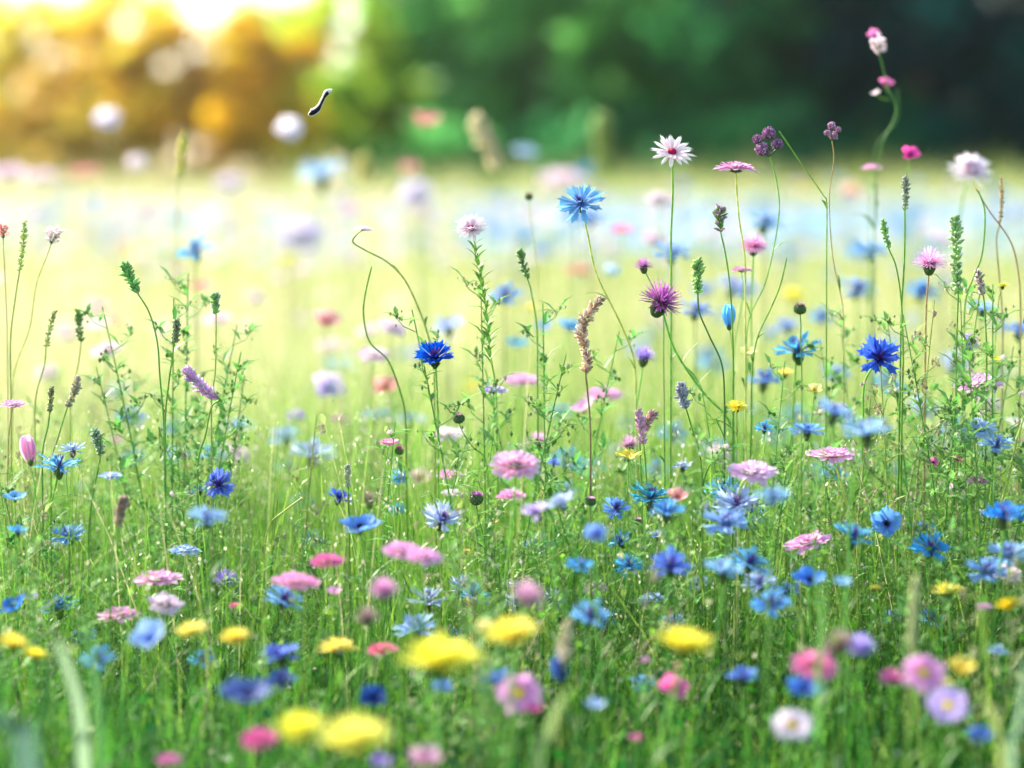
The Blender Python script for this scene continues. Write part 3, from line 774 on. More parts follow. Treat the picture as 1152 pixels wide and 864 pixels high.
# ---------------------------------------------------------------- the flowers one can tell apart
# x y width kind colour distance tilt-to-camera roll | label | points the stem passes | stem colour
ROWS = '''
756 172 48 daisy white 2.3 38 4 | pale pink daisy with crimson centre, highest sharp flower against the trees | 757,215 755,262 755,310 |
653 228 48 corn sky 2.3 52 -12 | sharp sky blue cornflower on a long bowed stem before the blurred trees | 661,262 672,310 700,368 714,410 | y
530 258 42 daisyd white 2.3 40 -8 | pale pink daisy topping the stalk with many short leaflets | 538,290 546,340 552,400 558,440 |
828 186 45 scab mauve 2.3 4 2 | flat mauve scabious seen side on, right of the highest crimson eyed daisy | 829,215 832,250 838,290 | y
864 160 30 bobble purple 2.3 10 -4 | purple bobble flower of four balls on a thick green stem | 874,205 876,245 862,315 842,362 |
936 148 19 bobble mauve 2.3 5 2 | small mauve bobble flower on the tall thin brown stem | 938,180 933,225 937,290 948,345 | b
988 46 34 cluster white 2.6 35 -6 | white bloom with a pink heart, the highest flower of all | 992,70 998,96 1008,125 992,165 985,215 | d
1023 176 25 cup mag 2.6 40 8 | small magenta flower above the grey green spike at the upper right | 1021,200 1019,250 1017,320 |
981 187 22 scab pink 2.75 12 0 | small blurred pink bloom left of the upper right magenta flower | 978,220 977,270 976,330 |
1092 193 54 daisyd white 2.8 42 6 | big soft white bloom with a dark pink heart near the right edge | 1083,225 1078,270 1074,330 |
1046 293 34 thistle pink 2.3 12 0 | pink tuft with a dark scaly cup below it, right of centre right | 1044,320 1042,350 1041,400 | b
848 275 28 thistle pink 2.45 30 0 | bright pink tuft left of the thick stem of the purple bobble flower | 847,300 845,350 846,400 |
834 302 23 scab mauve 2.4 8 0 | little mauve tuft below the bright pink tuft, above the blue bell | 836,330 828,380 822,440 |
724 298 20 thistle purple 2.3 10 -5 | small purple thistle just above the wide tilted purple one | 728,310 738,330 746,352 | d
745 337 44 thistle purple 2.3 20 22 | wide tilted purple thistle at the centre, sharp | 746,352 760,395 790,440 822,478 |
62 260 32 cluster white 2.35 10 20 | pale pink loose cluster on a long leaning stem, upper left | 54,285 41,320 33,370 16,420 | y
3 256 26 cluster salmon 2.35 10 0 | rusty pink cluster cut by the left edge of the picture | 4,280 6,320 8,370 | b
489 401 47 corn deep 2.3 40 0 | sharp deep blue cornflower alone on a straight stem left of centre | 491,425 492,450 493,476 |
15 453 30 scab pink 2.3 8 0 | small pink tuft near the left edge level with the slanting spike | 11,480 9,520 8,560 | b
989 402 49 corn deep 2.3 60 2 | wide open deep blue cornflower at the right, sharp | 973,430 971,470 970,520 |
820 357 14 bell sky 2.35 0 -2 | closed blue bell flower pointing up beside the green herb | 823,385 825,420 826,470 |
897 392 52 corn teal 2.45 14 -8 | teal cornflower under the dark thistle bud at the right | 895,415 893,450 890,500 |
1105 347 36 corn lblue 2.75 8 0 | soft light blue flower beneath the small yellow one at the right | 1106,375 1107,410 1107,450 |
1088 386 26 thistle violet 2.5 14 0 | violet tuft left of the soft light blue flowers at the right | 1086,405 1085,440 1084,470 |
1146 371 36 corn lblue 2.75 10 0 | light blue flower cut by the right edge of the picture | 1146,395 1145,430 1144,470 |
1128 321 16 dand yellow 2.35 3 0 | tiny yellow flower on a blue green stalk near the right edge | 1124,335 1121,365 1119,400 |
1121 405 11 cup yellow 2.4 10 0 | tiny yellow bud between the violet tuft and the right edge | |
1099 429 56 scab mpink 2.35 14 -6 | wide mauve pink scabious near the right edge, its top domed | 1097,450 1095,480 1093,520 |
595 223 12 button brown 2.6 0 0 | little brown button head left of the sky blue cornflower | 597,245 602,280 606,330 | y
700 260 30 daisyf pink 3.3 22 0 | blurred pink daisy right of the bowed stem of the blue cornflower | |
652 302 32 scab salmon 4.2 14 0 | blurred round salmon pink bloom beside the bowed stem | |
687 307 22 cup paleblue 3.4 30 20 | blurred light blue petals just right of the bowed stem | |
640 372 34 cup sky 3.0 20 15 | blurred sky blue flower left of the bowed stem, brighter of the pair | |
612 370 24 cup lblue 3.3 20 -10 | blurred light blue flower, paler left one of the pair | |
581 390 30 cup teal 3.1 15 0 | blurred teal flower right of the herb under the pink daisy | |
597 345 16 dand yellow 3.2 0 0 | blurred mustard yellow head left of the curved brown spike | |
900 350 19 button brown 2.3 0 0 | dark brown thistle bud above the teal cornflower | 901,365 901,385 902,420 | d
883 419 24 dand yellow 2.6 8 0 | soft yellow bloom under the teal cornflower | |
916 440 20 cup lemon 2.35 30 0 | small pale yellow rosette right of the soft yellow bloom | |
842 398 21 cup lemon 2.45 20 0 | small pale yellow flower right of the blue bell | |
829 457 27 dand yellow 2.3 25 4 | sharp round yellow flower by the crossing green stems | 829,470 829,500 828,540 |
860 428 40 corn cobalt 2.75 12 10 | blurred blue flower left of the soft yellow bloom | |
860 481 21 corn sky 2.35 20 0 | small sky blue flower right of the sharp yellow one | |
940 464 44 corn lblue 1.95 8 25 | blurred pale blue flower, upper left one of the joined pair | |
975 485 52 corn lblue 1.92 12 -5 | blurred pale blue flower, lower right one of the joined pair | 965,510 960,545 955,590 |
908 483 36 corn sky 2.15 8 0 | bright blue flat flower left of the joined pale blue pair | 903,500 899,540 892,590 |
1011 440 30 corn teal 2.45 10 0 | small speckled light blue flower under the wide open deep blue one | |
936 509 50 scab pink 2.25 8 0 | flat pink scabious with a bluish underside below the pale blue pair | 942,530 953,565 963,590 | y
1103 480 38 scab peri 2.3 30 0 | round blue and pink head below the wide mauve pink scabious | 1100,500 1099,540 1098,590 | y
1121 500 36 corn lblue 2.2 14 0 | light blue flower tucked under the round blue and pink head | |
1143 480 30 cup cream 2.6 10 0 | cream white bloom cut by the right edge | |
1050 521 13 cup mag 2.3 40 0 | tiny magenta bloom in the grass at the right | |
1077 518 14 cup redpink 2.3 30 0 | tiny dull red bloom right of the tiny magenta one | | b
1100 539 28 scab mauve 2.3 5 0 | small pinkish mauve tuft left of the long bare stem | |
997 590 39 cup cobalt 2.25 62 -4 | vivid blue cup flower with a black eye | |
1129 579 48 corn cobalt 2.05 10 0 | wide blue flower by the right edge, level with the black eyed one | |
960 602 46 corn teal 2.1 10 8 | light blue flower touching the black eyed blue one | |
908 607 52 scab pink 2.2 8 -14 | flat tilted pink scabious below the crossing stems at the right | 904,630 900,660 898,700 | y
846 527 58 scab mpink 2.15 14 3 | large pink scabious right of centre | 832,550 831,590 830,620 | y
869 558 38 corn lblue 1.85 12 0 | blurred blue grey flower under the large pink scabious | |
580 520 56 scab pinkred 2.1 28 0 | large pink bloom with a red heart at the centre | |
575 555 32 scab pink 2.15 12 0 | small pink bloom straight below the red hearted one | |
500 486 44 scab white 2.6 14 0 | whitish pink bloom under the lone deep blue cornflower | 500,500 499,530 498,560 |
517 473 17 button brown 2.3 0 -12 | small dark bud on a thin curved stem by the whitish bloom | 519,483 531,502 547,520 | d
707 517 34 cup yellow 2.3 6 0 | bright yellow cup flower at the centre right | |
708 499 24 thistle mauve 2.38 0 0 | purple tuft right behind the bright yellow cup flower | |
657 462 34 cup pink 2.65 10 -22 | blurred pink flower, lower left one of two near the centre | |
679 441 42 scab pink 2.7 14 0 | blurred rosy pink flower, upper right one of two near the centre | |
605 495 24 thistle mauve 2.5 8 0 | dull purple tuft above the red hearted pink bloom | |
768 524 22 corn peri 2.35 6 0 | periwinkle flower between the yellow cup and the large pink scabious | |
623 521 15 corn cobalt 2.15 20 0 | small blue flower just right of the red hearted pink bloom | |
630 564 34 corn peri 2.0 10 -22 | periwinkle flower at the upper right end of a slanting pair | |
603 576 34 corn lilac 2.0 10 -22 | lilac flower at the lower left end of a slanting pair | |
693 572 31 corn cobalt 2.25 45 0 | rich blue round flower left of the speckled teal ones | |
665 566 15 button mauve 2.3 0 0 | tiny pink tuft left of the rich blue round flower | |
733 558 46 corn teal 2.3 14 8 | speckled teal flower left of the salmon bloom | |
762 561 28 cup salmon 2.15 24 0 | salmon pink bloom beside the speckled teal flower | |
750 574 40 corn sky 2.1 8 0 | sky blue flower under the salmon pink bloom | |
670 603 28 cup cobalt 1.85 40 0 | blurred cobalt ball shaped flower below the rich blue round one | |
697 608 28 corn teal 2.3 14 -28 | slanting speckled blue flower beside the blurred cobalt ball | |
718 588 11 button pink 2.3 0 0 | tiny pink bud between the rich blue and speckled blue flowers | |
740 601 21 corn peri 2.3 10 0 | very pale blue tuft right of the tiny pink bud | |
653 635 33 corn sky 2.05 10 0 | blue flower with ragged petals, leftmost of the lower centre four | |
707 635 30 corn sky 2.2 40 0 | speckled round blue flower, second of the lower centre four | |
754 636 46 corn cobalt 2.0 30 0 | large blue flower with a pale heart, third of the lower centre four | |
813 641 46 corn lblue 1.95 6 0 | flat pale blue flower, rightmost of the lower centre four | |
352 510 50 corn peri 2.75 12 6 | large soft periwinkle flower at the left centre | 357,530 360,560 362,600 |
382 559 28 corn deep 2.4 20 20 | deep blue ragged flower right below the large periwinkle one | |
367 440 46 cup lilac 3.1 38 18 | blurred lavender flower with a darker spot left of centre | |
438 499 26 daisyf pink 2.35 6 0 | small pink flower with an orange base on a straight stem | 434,520 433,550 432,580 |
449 509 14 button mag 2.35 0 10 | magenta bud leaning on the small orange based pink flower | |
450 540 24 cup sky 2.6 40 0 | blurred blue round flower left of a crimson eyed pink one | |
473 540 28 cup pinkred 2.7 30 0 | blurred pink flower with a crimson eye beside a blue one | |
505 532 28 scab pink 2.5 10 0 | small blurred pink bloom under the whitish pink bloom | |
508 553 23 scab white 2.4 12 0 | faded pale tuft below the small blurred pink bloom | |
535 564 22 button purple 2.3 0 8 | purple thistle button with a pink top left of the small pink bloom | 538,580 542,595 545,615 | d
446 573 19 corn teal 2.5 30 0 | small teal round flower above the cupped blue one | |
415 561 24 thistle brown 2.65 10 0 | blurred mauve brown tuft left of the small teal flower | |
556 588 13 cup yellow 2.3 10 0 | tiny yellow flower below the purple thistle button | |
524 620 12 dand yellow 2.3 10 0 | tiny yellow flower right of the magenta pink double bloom | |
405 598 50 cup cobalt 2.1 12 0 | cupped royal blue flower left of centre | 408,620 409,650 410,690 |
453 617 44 scab pink 1.95 16 6 | magenta pink bloom, left one of the touching pair | |
477 624 40 scab pink 1.93 16 8 | magenta pink bloom, right one of the touching pair | |
367 629 38 scab mag 2.0 14 0 | round magenta pink bloom left of the touching pair | |
333 651 52 scab pink 2.0 8 4 | long flat pink scabious below the round magenta one | |
246 545 36 corn deep 2.3 62 10 | sharp deep blue starburst cornflower at the left | |
233 582 40 corn lblue 1.95 18 4 | soft light blue flower right under the deep blue starburst | |
225 551 18 corn teal 2.4 10 0 | small teal flower left of the deep blue starburst | |
213 556 20 corn lilac 2.6 10 0 | faint lilac flower at the far left side of the starburst | |
66 522 46 corn sky 2.3 6 0 | blue cornflower spread flat on a forked stem near the left edge | 63,545 55,580 50,620 |
82 505 28 corn peri 2.32 8 4 | pale violet cornflower rising behind the flat blue one | 75,535 79,580 83,630 |
32 507 17 bell pink 2.35 0 -10 | pink closed bud by the left edge | | 
124 534 27 scab peri 2.4 6 0 | lilac white bloom right of the flat blue cornflower | 124,550 123,580 122,610 |
132 498 17 cup pink 3.0 20 0 | blurred pale pink dot above the lilac white bloom | |
17 563 30 cup sky 2.2 10 0 | blue and white flower at the left edge, upper of two | |
20 597 23 corn sky 2.1 6 0 | sky blue flower at the left edge, lower of two | |
208 617 34 scab peri 2.25 6 0 | white and blue bloom with a speckled cup below, left of centre left | |
177 648 52 scab pink 2.15 6 -2 | flat mauve pink scabious on a pale stem at lower left | 176,665 176,690 176,715 | y
254 651 27 thistle violet 2.3 10 0 | small spiky dark violet globe at lower left | |
265 680 16 scab redpink 2.1 10 0 | tiny dusty pink bloom below the spiky violet globe | |
67 682 40 corn teal 2.25 10 0 | patterned teal blue flower near the left edge | |
18 686 40 cup cobalt 2.1 16 -25 | bright blue flower on the left edge beside the teal patterned one | |
35 675 20 cup violet 2.2 14 0 | dusty violet petals between two blue flowers by the left edge | |
133 689 45 scab pink 2.15 8 0 | flat pink scabious with a dark pink cup above the blue ball | 140,705 150,720 155,735 | y
170 721 50 cup lblue 1.8 35 -20 | blurred bright blue flower at lower left | |
215 708 40 dand yellow 1.85 12 -6 | blurred yellow flower right of the bright blue one, left of two | |
264 715 38 dand yellow 1.82 14 0 | blurred yellow flower right of the bright blue one, right of two | |
16 722 42 dand yellow 1.8 6 18 | yellow flower on the left edge, its left half of a slanting pair | |
40 735 30 dand yellow 1.85 6 12 | yellow flower, the small lower right one of a slanting pair | |
315 737 46 corn deep 1.95 10 -8 | dark blue ragged flower in shade below the dusty pink bloom | |
276 790 64 cup navy 1.6 14 0 | big dark navy blurred flower at the lower left | |
316 765 34 corn navy 1.85 20 0 | dim navy flower with pale specks above the big navy one | |
481 674 42 corn peri 2.2 10 0 | pale violet blue rosette under the magenta pink pair | |
466 706 50 corn lblue 2.1 10 -8 | light blue cornflower above the wide yellow blur | |
380 727 48 dand yellow 2.0 6 0 | flat yellow flower left of the red pink one | |
430 728 36 scab redpink 2.0 8 -4 | red pink bloom between two flat yellow flowers | |
496 737 96 dand yellow 1.5 10 3 | wide bright yellow blur at the lower centre | |
575 710 68 dand yellow 1.55 14 -8 | yellow blur at lower centre, upper right of the widest one | |
545 703 26 dand lemon 1.7 14 0 | small faint yellow bloom between the two wide yellow blurs | |
420 787 34 cup navy 1.8 40 0 | dark royal blue round flower right above the yellow pair | |
497 776 26 cup cobalt 1.85 24 0 | small blurred blue flower below the wide yellow blur | |
560 766 44 corn cobalt 1.9 10 0 | blue flower behind the yellow hearted pink bloom | |
583 781 54 daisyf pink 1.7 48 0 | pink bloom with a yellow heart at the lower centre | |
599 801 26 cup mag 1.68 10 0 | purple petals peeking under the yellow hearted pink bloom | |
376 668 20 cup pink 2.05 10 0 | small pink spot right of the long flat pink scabious | |
338 816 60 dand yellow 1.25 16 0 | large yellow blur at the bottom, left one of the pair | |
398 826 88 dand yellow 1.22 12 0 | large yellow blur at the bottom, right and wider one of the pair | |
292 829 44 scab mag 1.5 16 0 | purple pink blurred bloom left of the large bottom yellow pair | |
190 853 28 scab mag 1.6 10 0 | small magenta bloom on the bottom edge at left | |
478 857 42 cup pink 1.5 24 0 | pink bloom cut by the bottom edge right of the yellow pair | |
428 861 28 cup violet 1.5 14 0 | violet bloom cut by the bottom edge under the yellow pair | |
771 721 74 dand yellow 1.6 8 10 | wide yellow blur right of centre at the bottom third | |
630 755 16 bell navy 1.75 0 -15 | navy closed bell with a white lip right of the pink hearted bloom | |
634 736 20 cup white 1.75 10 0 | white lip of petals above the navy closed bell | |
725 744 12 cup pink 1.9 20 0 | tiny pink dot above the red rimmed pink cup | |
757 777 38 cup hot 1.85 42 8 | pink cup flower with a red rim standing on a pale stem | |
762 755 14 button redpink 1.7 0 0 | dull red bud right above the red rimmed pink cup | |
835 761 36 corn cobalt 1.9 8 0 | flat cobalt flower right of the red rimmed pink cup | |
670 796 26 cup peri 1.65 10 0 | blurred white and blue bloom left of the red rimmed pink cup | |
714 832 18 cup mag 1.75 6 0 | tiny purple pink bloom near the bottom edge at centre | |
734 671 34 scab peri 2.3 6 0 | white violet bloom with a dotted cup under the pale hearted blue flower | |
575 655 24 scab white 2.3 8 0 | little white tuft in the grass at the centre | |
910 656 42 cup cobalt 2.0 18 0 | blue flower with a pale stripe at the lower right | |
948 657 22 cup lblue 1.9 14 0 | pale blue small bloom right of the pale striped blue flower | |
984 661 16 dand yellow 2.1 6 0 | small yellow flower beside a brown seed head at the lower right | |
1067 663 42 dand yellow 2.1 4 0 | flat sharp yellow flower at the right, upper of two | |
1135 679 34 dand yellow 2.05 12 -14 | yellow flower at the right edge tilting up | |
1107 681 19 scab mauve 2.0 10 0 | little lilac bloom left of the tilted yellow flower | |
1122 732 25 corn lblue 2.0 6 0 | small flat blue flower above the right hand yellow ball | |
917 746 54 scab hot 1.7 30 0 | hot pink bloom with a cerise heart at the lower right | |
905 779 44 cup cobalt 1.7 22 0 | vivid blue flower between the cerise hearted and the white pink bloom | |
891 817 50 daisyf white 1.6 38 0 | whitish pink bloom with a yellow heart low at the right | |
1038 758 54 daisyf pink 1.6 42 10 | large pink bloom with a yellow heart beside the yellow ball | |
1003 760 28 scab mag 1.62 20 0 | small purple pink bloom touching the large pink one's left side | |
1081 754 35 cup yellow 1.65 20 0 | round yellow ball flower at the lower right | |
1057 771 25 cup yellow 1.65 10 0 | small orange yellow flower under the large pink bloom | |
1067 795 52 daisyf lilac 1.55 40 -14 | pale violet bloom with a tan heart low at the right | |
1102 831 32 cup deep 1.6 20 0 | deep blue flower near the bottom right corner | |
968 726 32 thistle violet 1.75 14 0 | dark purple blurred thistle above the purple pink bloom | |
945 722 32 thistle brown 1.65 10 0 | brown blurred thistle left of the dark purple one | |
413 693 26 thistle brown 1.8 10 0 | brown blurred tuft left of the light blue cornflower | |
432 662 30 thistle mauve 1.75 14 0 | blurred mauve brown tuft under the touching magenta pink pair | |
594 668 34 thistle mauve 1.6 10 14 | dull mauve blur left of the little white tuft's right side | |
555 437 32 scab lilac 2.45 6 0 | fuzzy grey lilac bloom under the leafy herb at the centre | |
586 425 42 scab pink 2.8 8 0 | soft pink flat bloom right of the fuzzy lilac one | |
326 148 32 cup palelilac 4.6 60 0 | pale lilac round blur below the black and white fleck | |
362 196 58 corn paleblue 4.6 6 0 | sky blue flat blur standing highest of the far blue flowers | |
480 140 34 cup salmon 4.4 20 0 | salmon blur highest above the far meadow | |
460 192 26 cup salmon 5.2 20 0 | orange pink blur below the highest salmon one | |
467 216 42 scab palelilac 5.2 50 0 | big pale lilac blur at the far meadow's edge | |
122 138 34 cup palelilac 5.0 50 0 | pale round blur before the golden trees, higher of two | |
154 186 26 cup white 5.0 50 0 | pale oval blur before the golden trees, lower of two | |
45 196 42 scab palepink 5.4 14 0 | rose pink blur under the golden trees, right one | |
8 192 50 scab palepink 5.0 20 0 | rose pink blur at the left edge under the golden trees | |
95 192 34 scab salmon 5.8 14 0 | faint rust pink blur at the foot of the golden trees | |
258 205 36 scab white 6.0 40 0 | whitish blur right of the far upright grass head | |
632 200 54 scab palepink 5.6 24 0 | wide pink blur straight above the sky blue cornflower | |
590 172 30 corn paleblue 5.0 20 0 | dim blue green blur before the green trees | |
742 222 34 scab white 3.4 30 0 | soft white bloom below left of the highest crimson eyed daisy | |
957 220 30 cup peach 4.6 40 0 | peach coloured round blur right of the thin brown stem | |
340 262 58 scab palelilac 5.4 40 0 | large pale lilac blur in the left part of the far meadow | |
245 357 36 scab palepink 3.5 14 0 | blurred pink bloom behind the white tipped green bud | |
107 370 36 cup palepink 3.8 10 0 | blurred pink bloom left of the curved green spike | |
145 282 30 cup peach 5.0 14 0 | faint peach blur above the curved green spike | |
375 387 44 scab palepink 4.0 14 0 | faint pink blur above a light blue one left of centre | |
382 412 36 corn paleblue 3.8 10 0 | light blue blur beneath the faint pink one left of centre | |
268 480 36 corn lblue 3.1 8 0 | long pale blue blur right of the slanting flower spike | |
424 467 32 corn lblue 3.2 10 0 | pale aqua blur left of the lone cornflower's stem foot | |
460 472 36 corn peri 3.1 6 0 | pale violet blur touching the lone cornflower's stem foot | |
333 466 22 scab lilac 3.0 30 0 | pale lilac spot below the blurred lavender flower | |
381 470 20 scab mauve 3.0 20 0 | dusty mauve spot below right of the blurred lavender flower | |
725 400 26 thistle violet 2.45 4 10 | small violet grey thistle left of the crossing stems | |
'''
used = set()
for ln in ROWS.strip().splitlines():
    p = [q.strip() for q in ln.split('|')]
    a = p[0].split()
    via = [tuple(float(v) for v in q.split(',')) for q in p[2].split()] if len(p) > 2 and p[2] else None
    assert p[1] not in used, p[1]
    used.add(p[1])
    flower(float(a[0]), float(a[1]), float(a[2]), a[3], a[4], float(a[5]), float(a[6]), float(a[7]), p[1], via, sc_=(p[3] if len(p) > 3 and p[3] else 'g'))

# the tall stem at the upper right carries a second and a third bloom; others likewise
def extra_bloom(label_part, x, y, wpx, kind, pal, d, tilt, roll, to):
    root = next(o for o in COL.objects if o.get('label', '').startswith(label_part))
    O = root.location.copy()
    H = at(x, y, d); D = wpx * d / FPX
    n = Vector((math.sin(R(roll)), -math.sin(R(tilt)), math.cos(R(tilt)))).normalized()
    add_head(root, O, H, n, kind, pal, D, 0)
    s = MB(); J = at(to[0], to[1], d)
    tube(s, [J - O, (J + H) / 2 - O + Vector((0, 0, -.002)), H - O], .0009, STEMC['g'], 5)
    s.build('side_stem', M_STEM, root)
extra_bloom('white bloom with a pink heart', 996, 96, 20, 'cup', 'mag', 2.75, 30, 10, (1000, 104))
extra_bloom('white bloom with a pink heart', 985, 106, 13, 'cup', 'white', 2.75, 10, -20, (1000, 112))
extra_bloom('white bloom with a pink heart', 983, 41, 17, 'cup', 'mag', 2.73, 50, 0, (989, 55))

# ---------------------------------------------------------------- spikes, seed heads and bare stems
def spike(pts, w0, col, d, label, name='flower_spike', cat='flower spike', n=60, size=.0032, stem='g', below=None, tipcol=None, dots=None, open_=35, group='upright spikes among the flowers'):
    """pts: pixels down the head from its tip; below: pixels of the bare stem"""
    H = [at(x, y, d) for x, y in pts]
    B = [at(x, y, d + .01 * (i + 1)) for i, (x, y) in enumerate(below or [])]
    chain = H + B
    base, run = ground_run(chain[-1], chain[-2])
    path = catmull(run + chain[::-1], 8)
    root = empty(name, base); tag(root, label, cat, group)
    s = MB(); c = np.array(STEMC[stem])
    tube(s, [Vector(tuple(q)) - base for q in path], np.linspace(.0012, .0007, len(path)), np.array([c * (.7 + .4 * t) for t in np.linspace(0, 1, len(path))]), 6)
    s.build('stem', M_STEM, root)
    hp = catmull(H, 12); hp = [Vector(tuple(q)) for q in hp]
    m = MB(); k = MB()
    wm = w0 * d / FPX
    col = np.clip(np.array(col) * 1.3, 0, .85)
    n = int(n * 1.3)
    for i in range(n):
        f = i / (n - 1)
        idx = f * (len(hp) - 1); a_ = int(idx); q = hp[a_].lerp(hp[min(a_ + 1, len(hp) - 1)], idx - a_)
        tan = (hp[max(a_ - 1, 0)] - hp[min(a_ + 1, len(hp) - 1)]).normalized()
        th = i * 2.4 + U(-.3, .3)
        prof = (.35 + .65 * math.sin(min(1, f * 1.3 + .12) * math.pi * .75))
        V0 = MB()
        c2 = col * U(.7, 1.3)
        if tipcol is not None and U(0, 1) < .45: c2 = np.array(tipcol) * U(.8, 1.2)
        L = wm * .5 * prof * U(.8, 1.2)
        blob(V0, (L * .6, 0, 0), (L * .62 * U(.7, 1.2), size * .33, size * .36), c2 * .95, 5, 5, top=c2 * 1.25)
        mt = Matrix.Translation(q - base) @ rot_to(tan, th).to_4x4() @ Matrix.Rotation(R(-open_ + U(-16, 22)), 4, 'Y')
        m.join(V0, mt)
        if dots is not None and U(0, 1) < .5:
            tip = mt @ Vector((L * 1.15, 0, 0))
            blob(k, tip, (size * .3,) * 3, dots, 4, 3)
    m.build('spikelets', M_LEAF, root)
    if k.V: k.build('florets', M_PETAL, root)
    return root, base, path


SG, SB, SP, SW = (.26, .44, .14), (.45, .32, .22), (.5, .3, .45), (.75, .7, .62)
spike([(140, 297), (146, 312), (155, 330)], 17, SG, 2.3, 'green pointed spike on a stem curving down to the left herbs', n=46, size=.004, below=[(168, 352), (177, 385), (180, 425), (184, 470)])
spike([(210, 417), (221, 429), (233, 440), (247, 449)], 23, (.75, .35, .6), 2.3, 'slanting pinkish purple flower spike above the lacy herbs at left', n=110, size=.0036, tipcol=(.9, .65, .8), dots=(.95, .75, .88), below=[(238, 458), (231, 490), (223, 520)], open_=60)
spike([(785, 293), (785, 310), (785, 330)], 15, SG, 2.3, 'dark green spike left of the blue bell, on a dark curved stem', n=50, size=.0042, below=[(787, 352), (798, 378), (812, 410), (815, 450)], stem='d')
spike([(677, 336), (664, 350), (655, 365), (657, 385), (661, 405), (659, 420)], 17, SB, 2.3, 'long curved brown seed spike beside the bowed cornflower stem', n=110, size=.0036, tipcol=(.7, .6, .5), below=[(661, 440), (664, 480)], stem='b')
spike([(810, 234), (809, 246), (811, 262)], 17, SP, 2.3, 'purple grey spike head left of the thick bobble stem', n=46, size=.003, tipcol=SG, dots=(.7, .6, .7), below=[(816, 285), (821, 320), (824, 370), (825, 420)])
spike([(1018, 200), (1019, 215), (1018, 236)], 10, (.3, .33, .25), 2.3, 'thin grey green spike under the small magenta flower', n=44, size=.003, dots=(.5, .4, .5), below=[(1018, 260), (1017, 300), (1014, 350)])
spike([(993, 248), (996, 262), (1000, 280)], 10, SG, 2.3, 'short green side spike left of the thin grey green one', n=26, size=.0036, below=[(1008, 300), (1014, 340), (1016, 400), (1015, 450)])
spike([(242, 330), (242, 340), (243, 352)], 11, SG, 2.3, 'white tipped green bud on a pale upright stem', n=34, size=.004, dots=(.85, .85, .82), below=[(243, 380), (242, 420), (238, 450)], stem='y')
spike([(199, 360), (198, 372), (196, 386)], 12, (.22, .25, .14), 2.3, 'brownish green spike right of the curved green pointed one', n=34, size=.0036, below=[(194, 402), (190, 430), (186, 470)])
spike([(719, 462), (721, 480), (724, 500)], 13, SP, 2.3, 'left one of two purple grey spikes over the yellow cup', n=54, size=.003, dots=(.6, .55, .6), below=[(726, 520), (728, 560)])
spike([(736, 464), (729, 474), (722, 486)], 15, (.4, .25, .27), 2.32, 'right leaning one of two purple grey spikes over the yellow cup', n=46, size=.0032, below=[(720, 500), (722, 560)])
spike([(767, 433), (768, 446), (772, 460)], 15, (.34, .33, .4), 2.3, 'blue grey spike between the centre thistle and the yellow flower', n=54, size=.0036, dots=(.7, .7, .8), below=[(778, 480), (786, 505), (790, 540)])
spike([(1074, 245), (1075, 265), (1076, 300), (1078, 330)], 17, (.26, .42, .18), 2.3, 'leafy green spike with white specks below the soft white bloom', n=60, size=.0045, dots=(.85, .88, .8), below=[(1077, 360), (1076, 400)])
spike([(1100, 305), (1103, 320), (1106, 332)], 12, (.35, .27, .27), 2.32, 'withered brown head over the soft light blue flower', n=34, size=.0034, tipcol=(.7, .65, .6), below=[(1108, 350), (1110, 400)])
spike([(585, 283), (588, 296), (594, 315)], 14, (.16, .28, .1), 2.4, 'slim dark green spike left of the bowed cornflower stem', n=26, size=.004, below=[(598, 330), (604, 370)], open_=55)
spike([(208, 150), (205, 170), (202, 198)], 14, (.5, .5, .14), 3.0, 'blurred straw coloured grass head rising before the golden trees', n=50, size=.005, below=[(200, 230), (199, 280)], stem='y')
spike([(536, 132), (547, 160), (562, 192)], 24, (.55, .5, .3), 4.0, 'broad blurred tan spike leaning before the green trees', n=60, size=.012, below=[(572, 230), (578, 280)], stem='y')
spike([(676, 130), (678, 165), (680, 200)], 26, (.3, .34, .1), 5.5, 'tall faint olive spike blurred before the green trees', n=60, size=.016, below=[(681, 240), (682, 260)], stem='y')
spike([(409, 176), (411, 190), (412, 205)], 18, (.5, .46, .15), 4.6, 'small blurred straw spike right of the far sky blue flower', n=40, size=.012, below=[(413, 225), (413, 260)], stem='y')
spike([(28, 250), (26, 275), (22, 305)], 10, (.4, .46, .16), 2.35, 'faint yellow green spike right of the rusty cluster at the left edge', n=40, size=.003, below=[(18, 330), (12, 380)], stem='y')
spike([(88, 350), (89, 365), (91, 385)], 12, (.2, .3, .1), 2.45, 'soft green spike below the faint peach blur', n=36, size=.0036, below=[(88, 410), (80, 450)], stem='y')
spike([(62, 350), (56, 370), (52, 390)], 9, (.35, .38, .16), 2.4, 'thin olive spike left of the soft green spike', n=30, size=.003, below=[(50, 410), (40, 450)], stem='y')
spike([(107, 485), (111, 497), (113, 512)], 13, (.22, .32, .16), 2.3, 'pale tipped green spike right of the violet cornflower', n=44, size=.0036, dots=(.75, .8, .75), below=[(110, 530), (104, 560), (100, 600)])
spike([(58, 436), (57, 450), (56, 464)], 9, (.3, .3, .16), 2.3, 'slim brown green spike above the flat blue cornflower', n=36, size=.003, below=[(54, 480), (48, 510)])
spike([(88, 424), (84, 440), (76, 458)], 11, (.4, .34, .28), 2.35, 'fluffy brown spike right of the slim brown green one', n=40, size=.0034, below=[(66, 490), (58, 520)])
spike([(391, 524), (391, 535), (392, 548)], 8, (.4, .4, .3), 2.3, 'thin pale spike right of the deep blue ragged flower', n=34, size=.0028, dots=(.8, .8, .75), below=[(392, 565), (393, 590)])
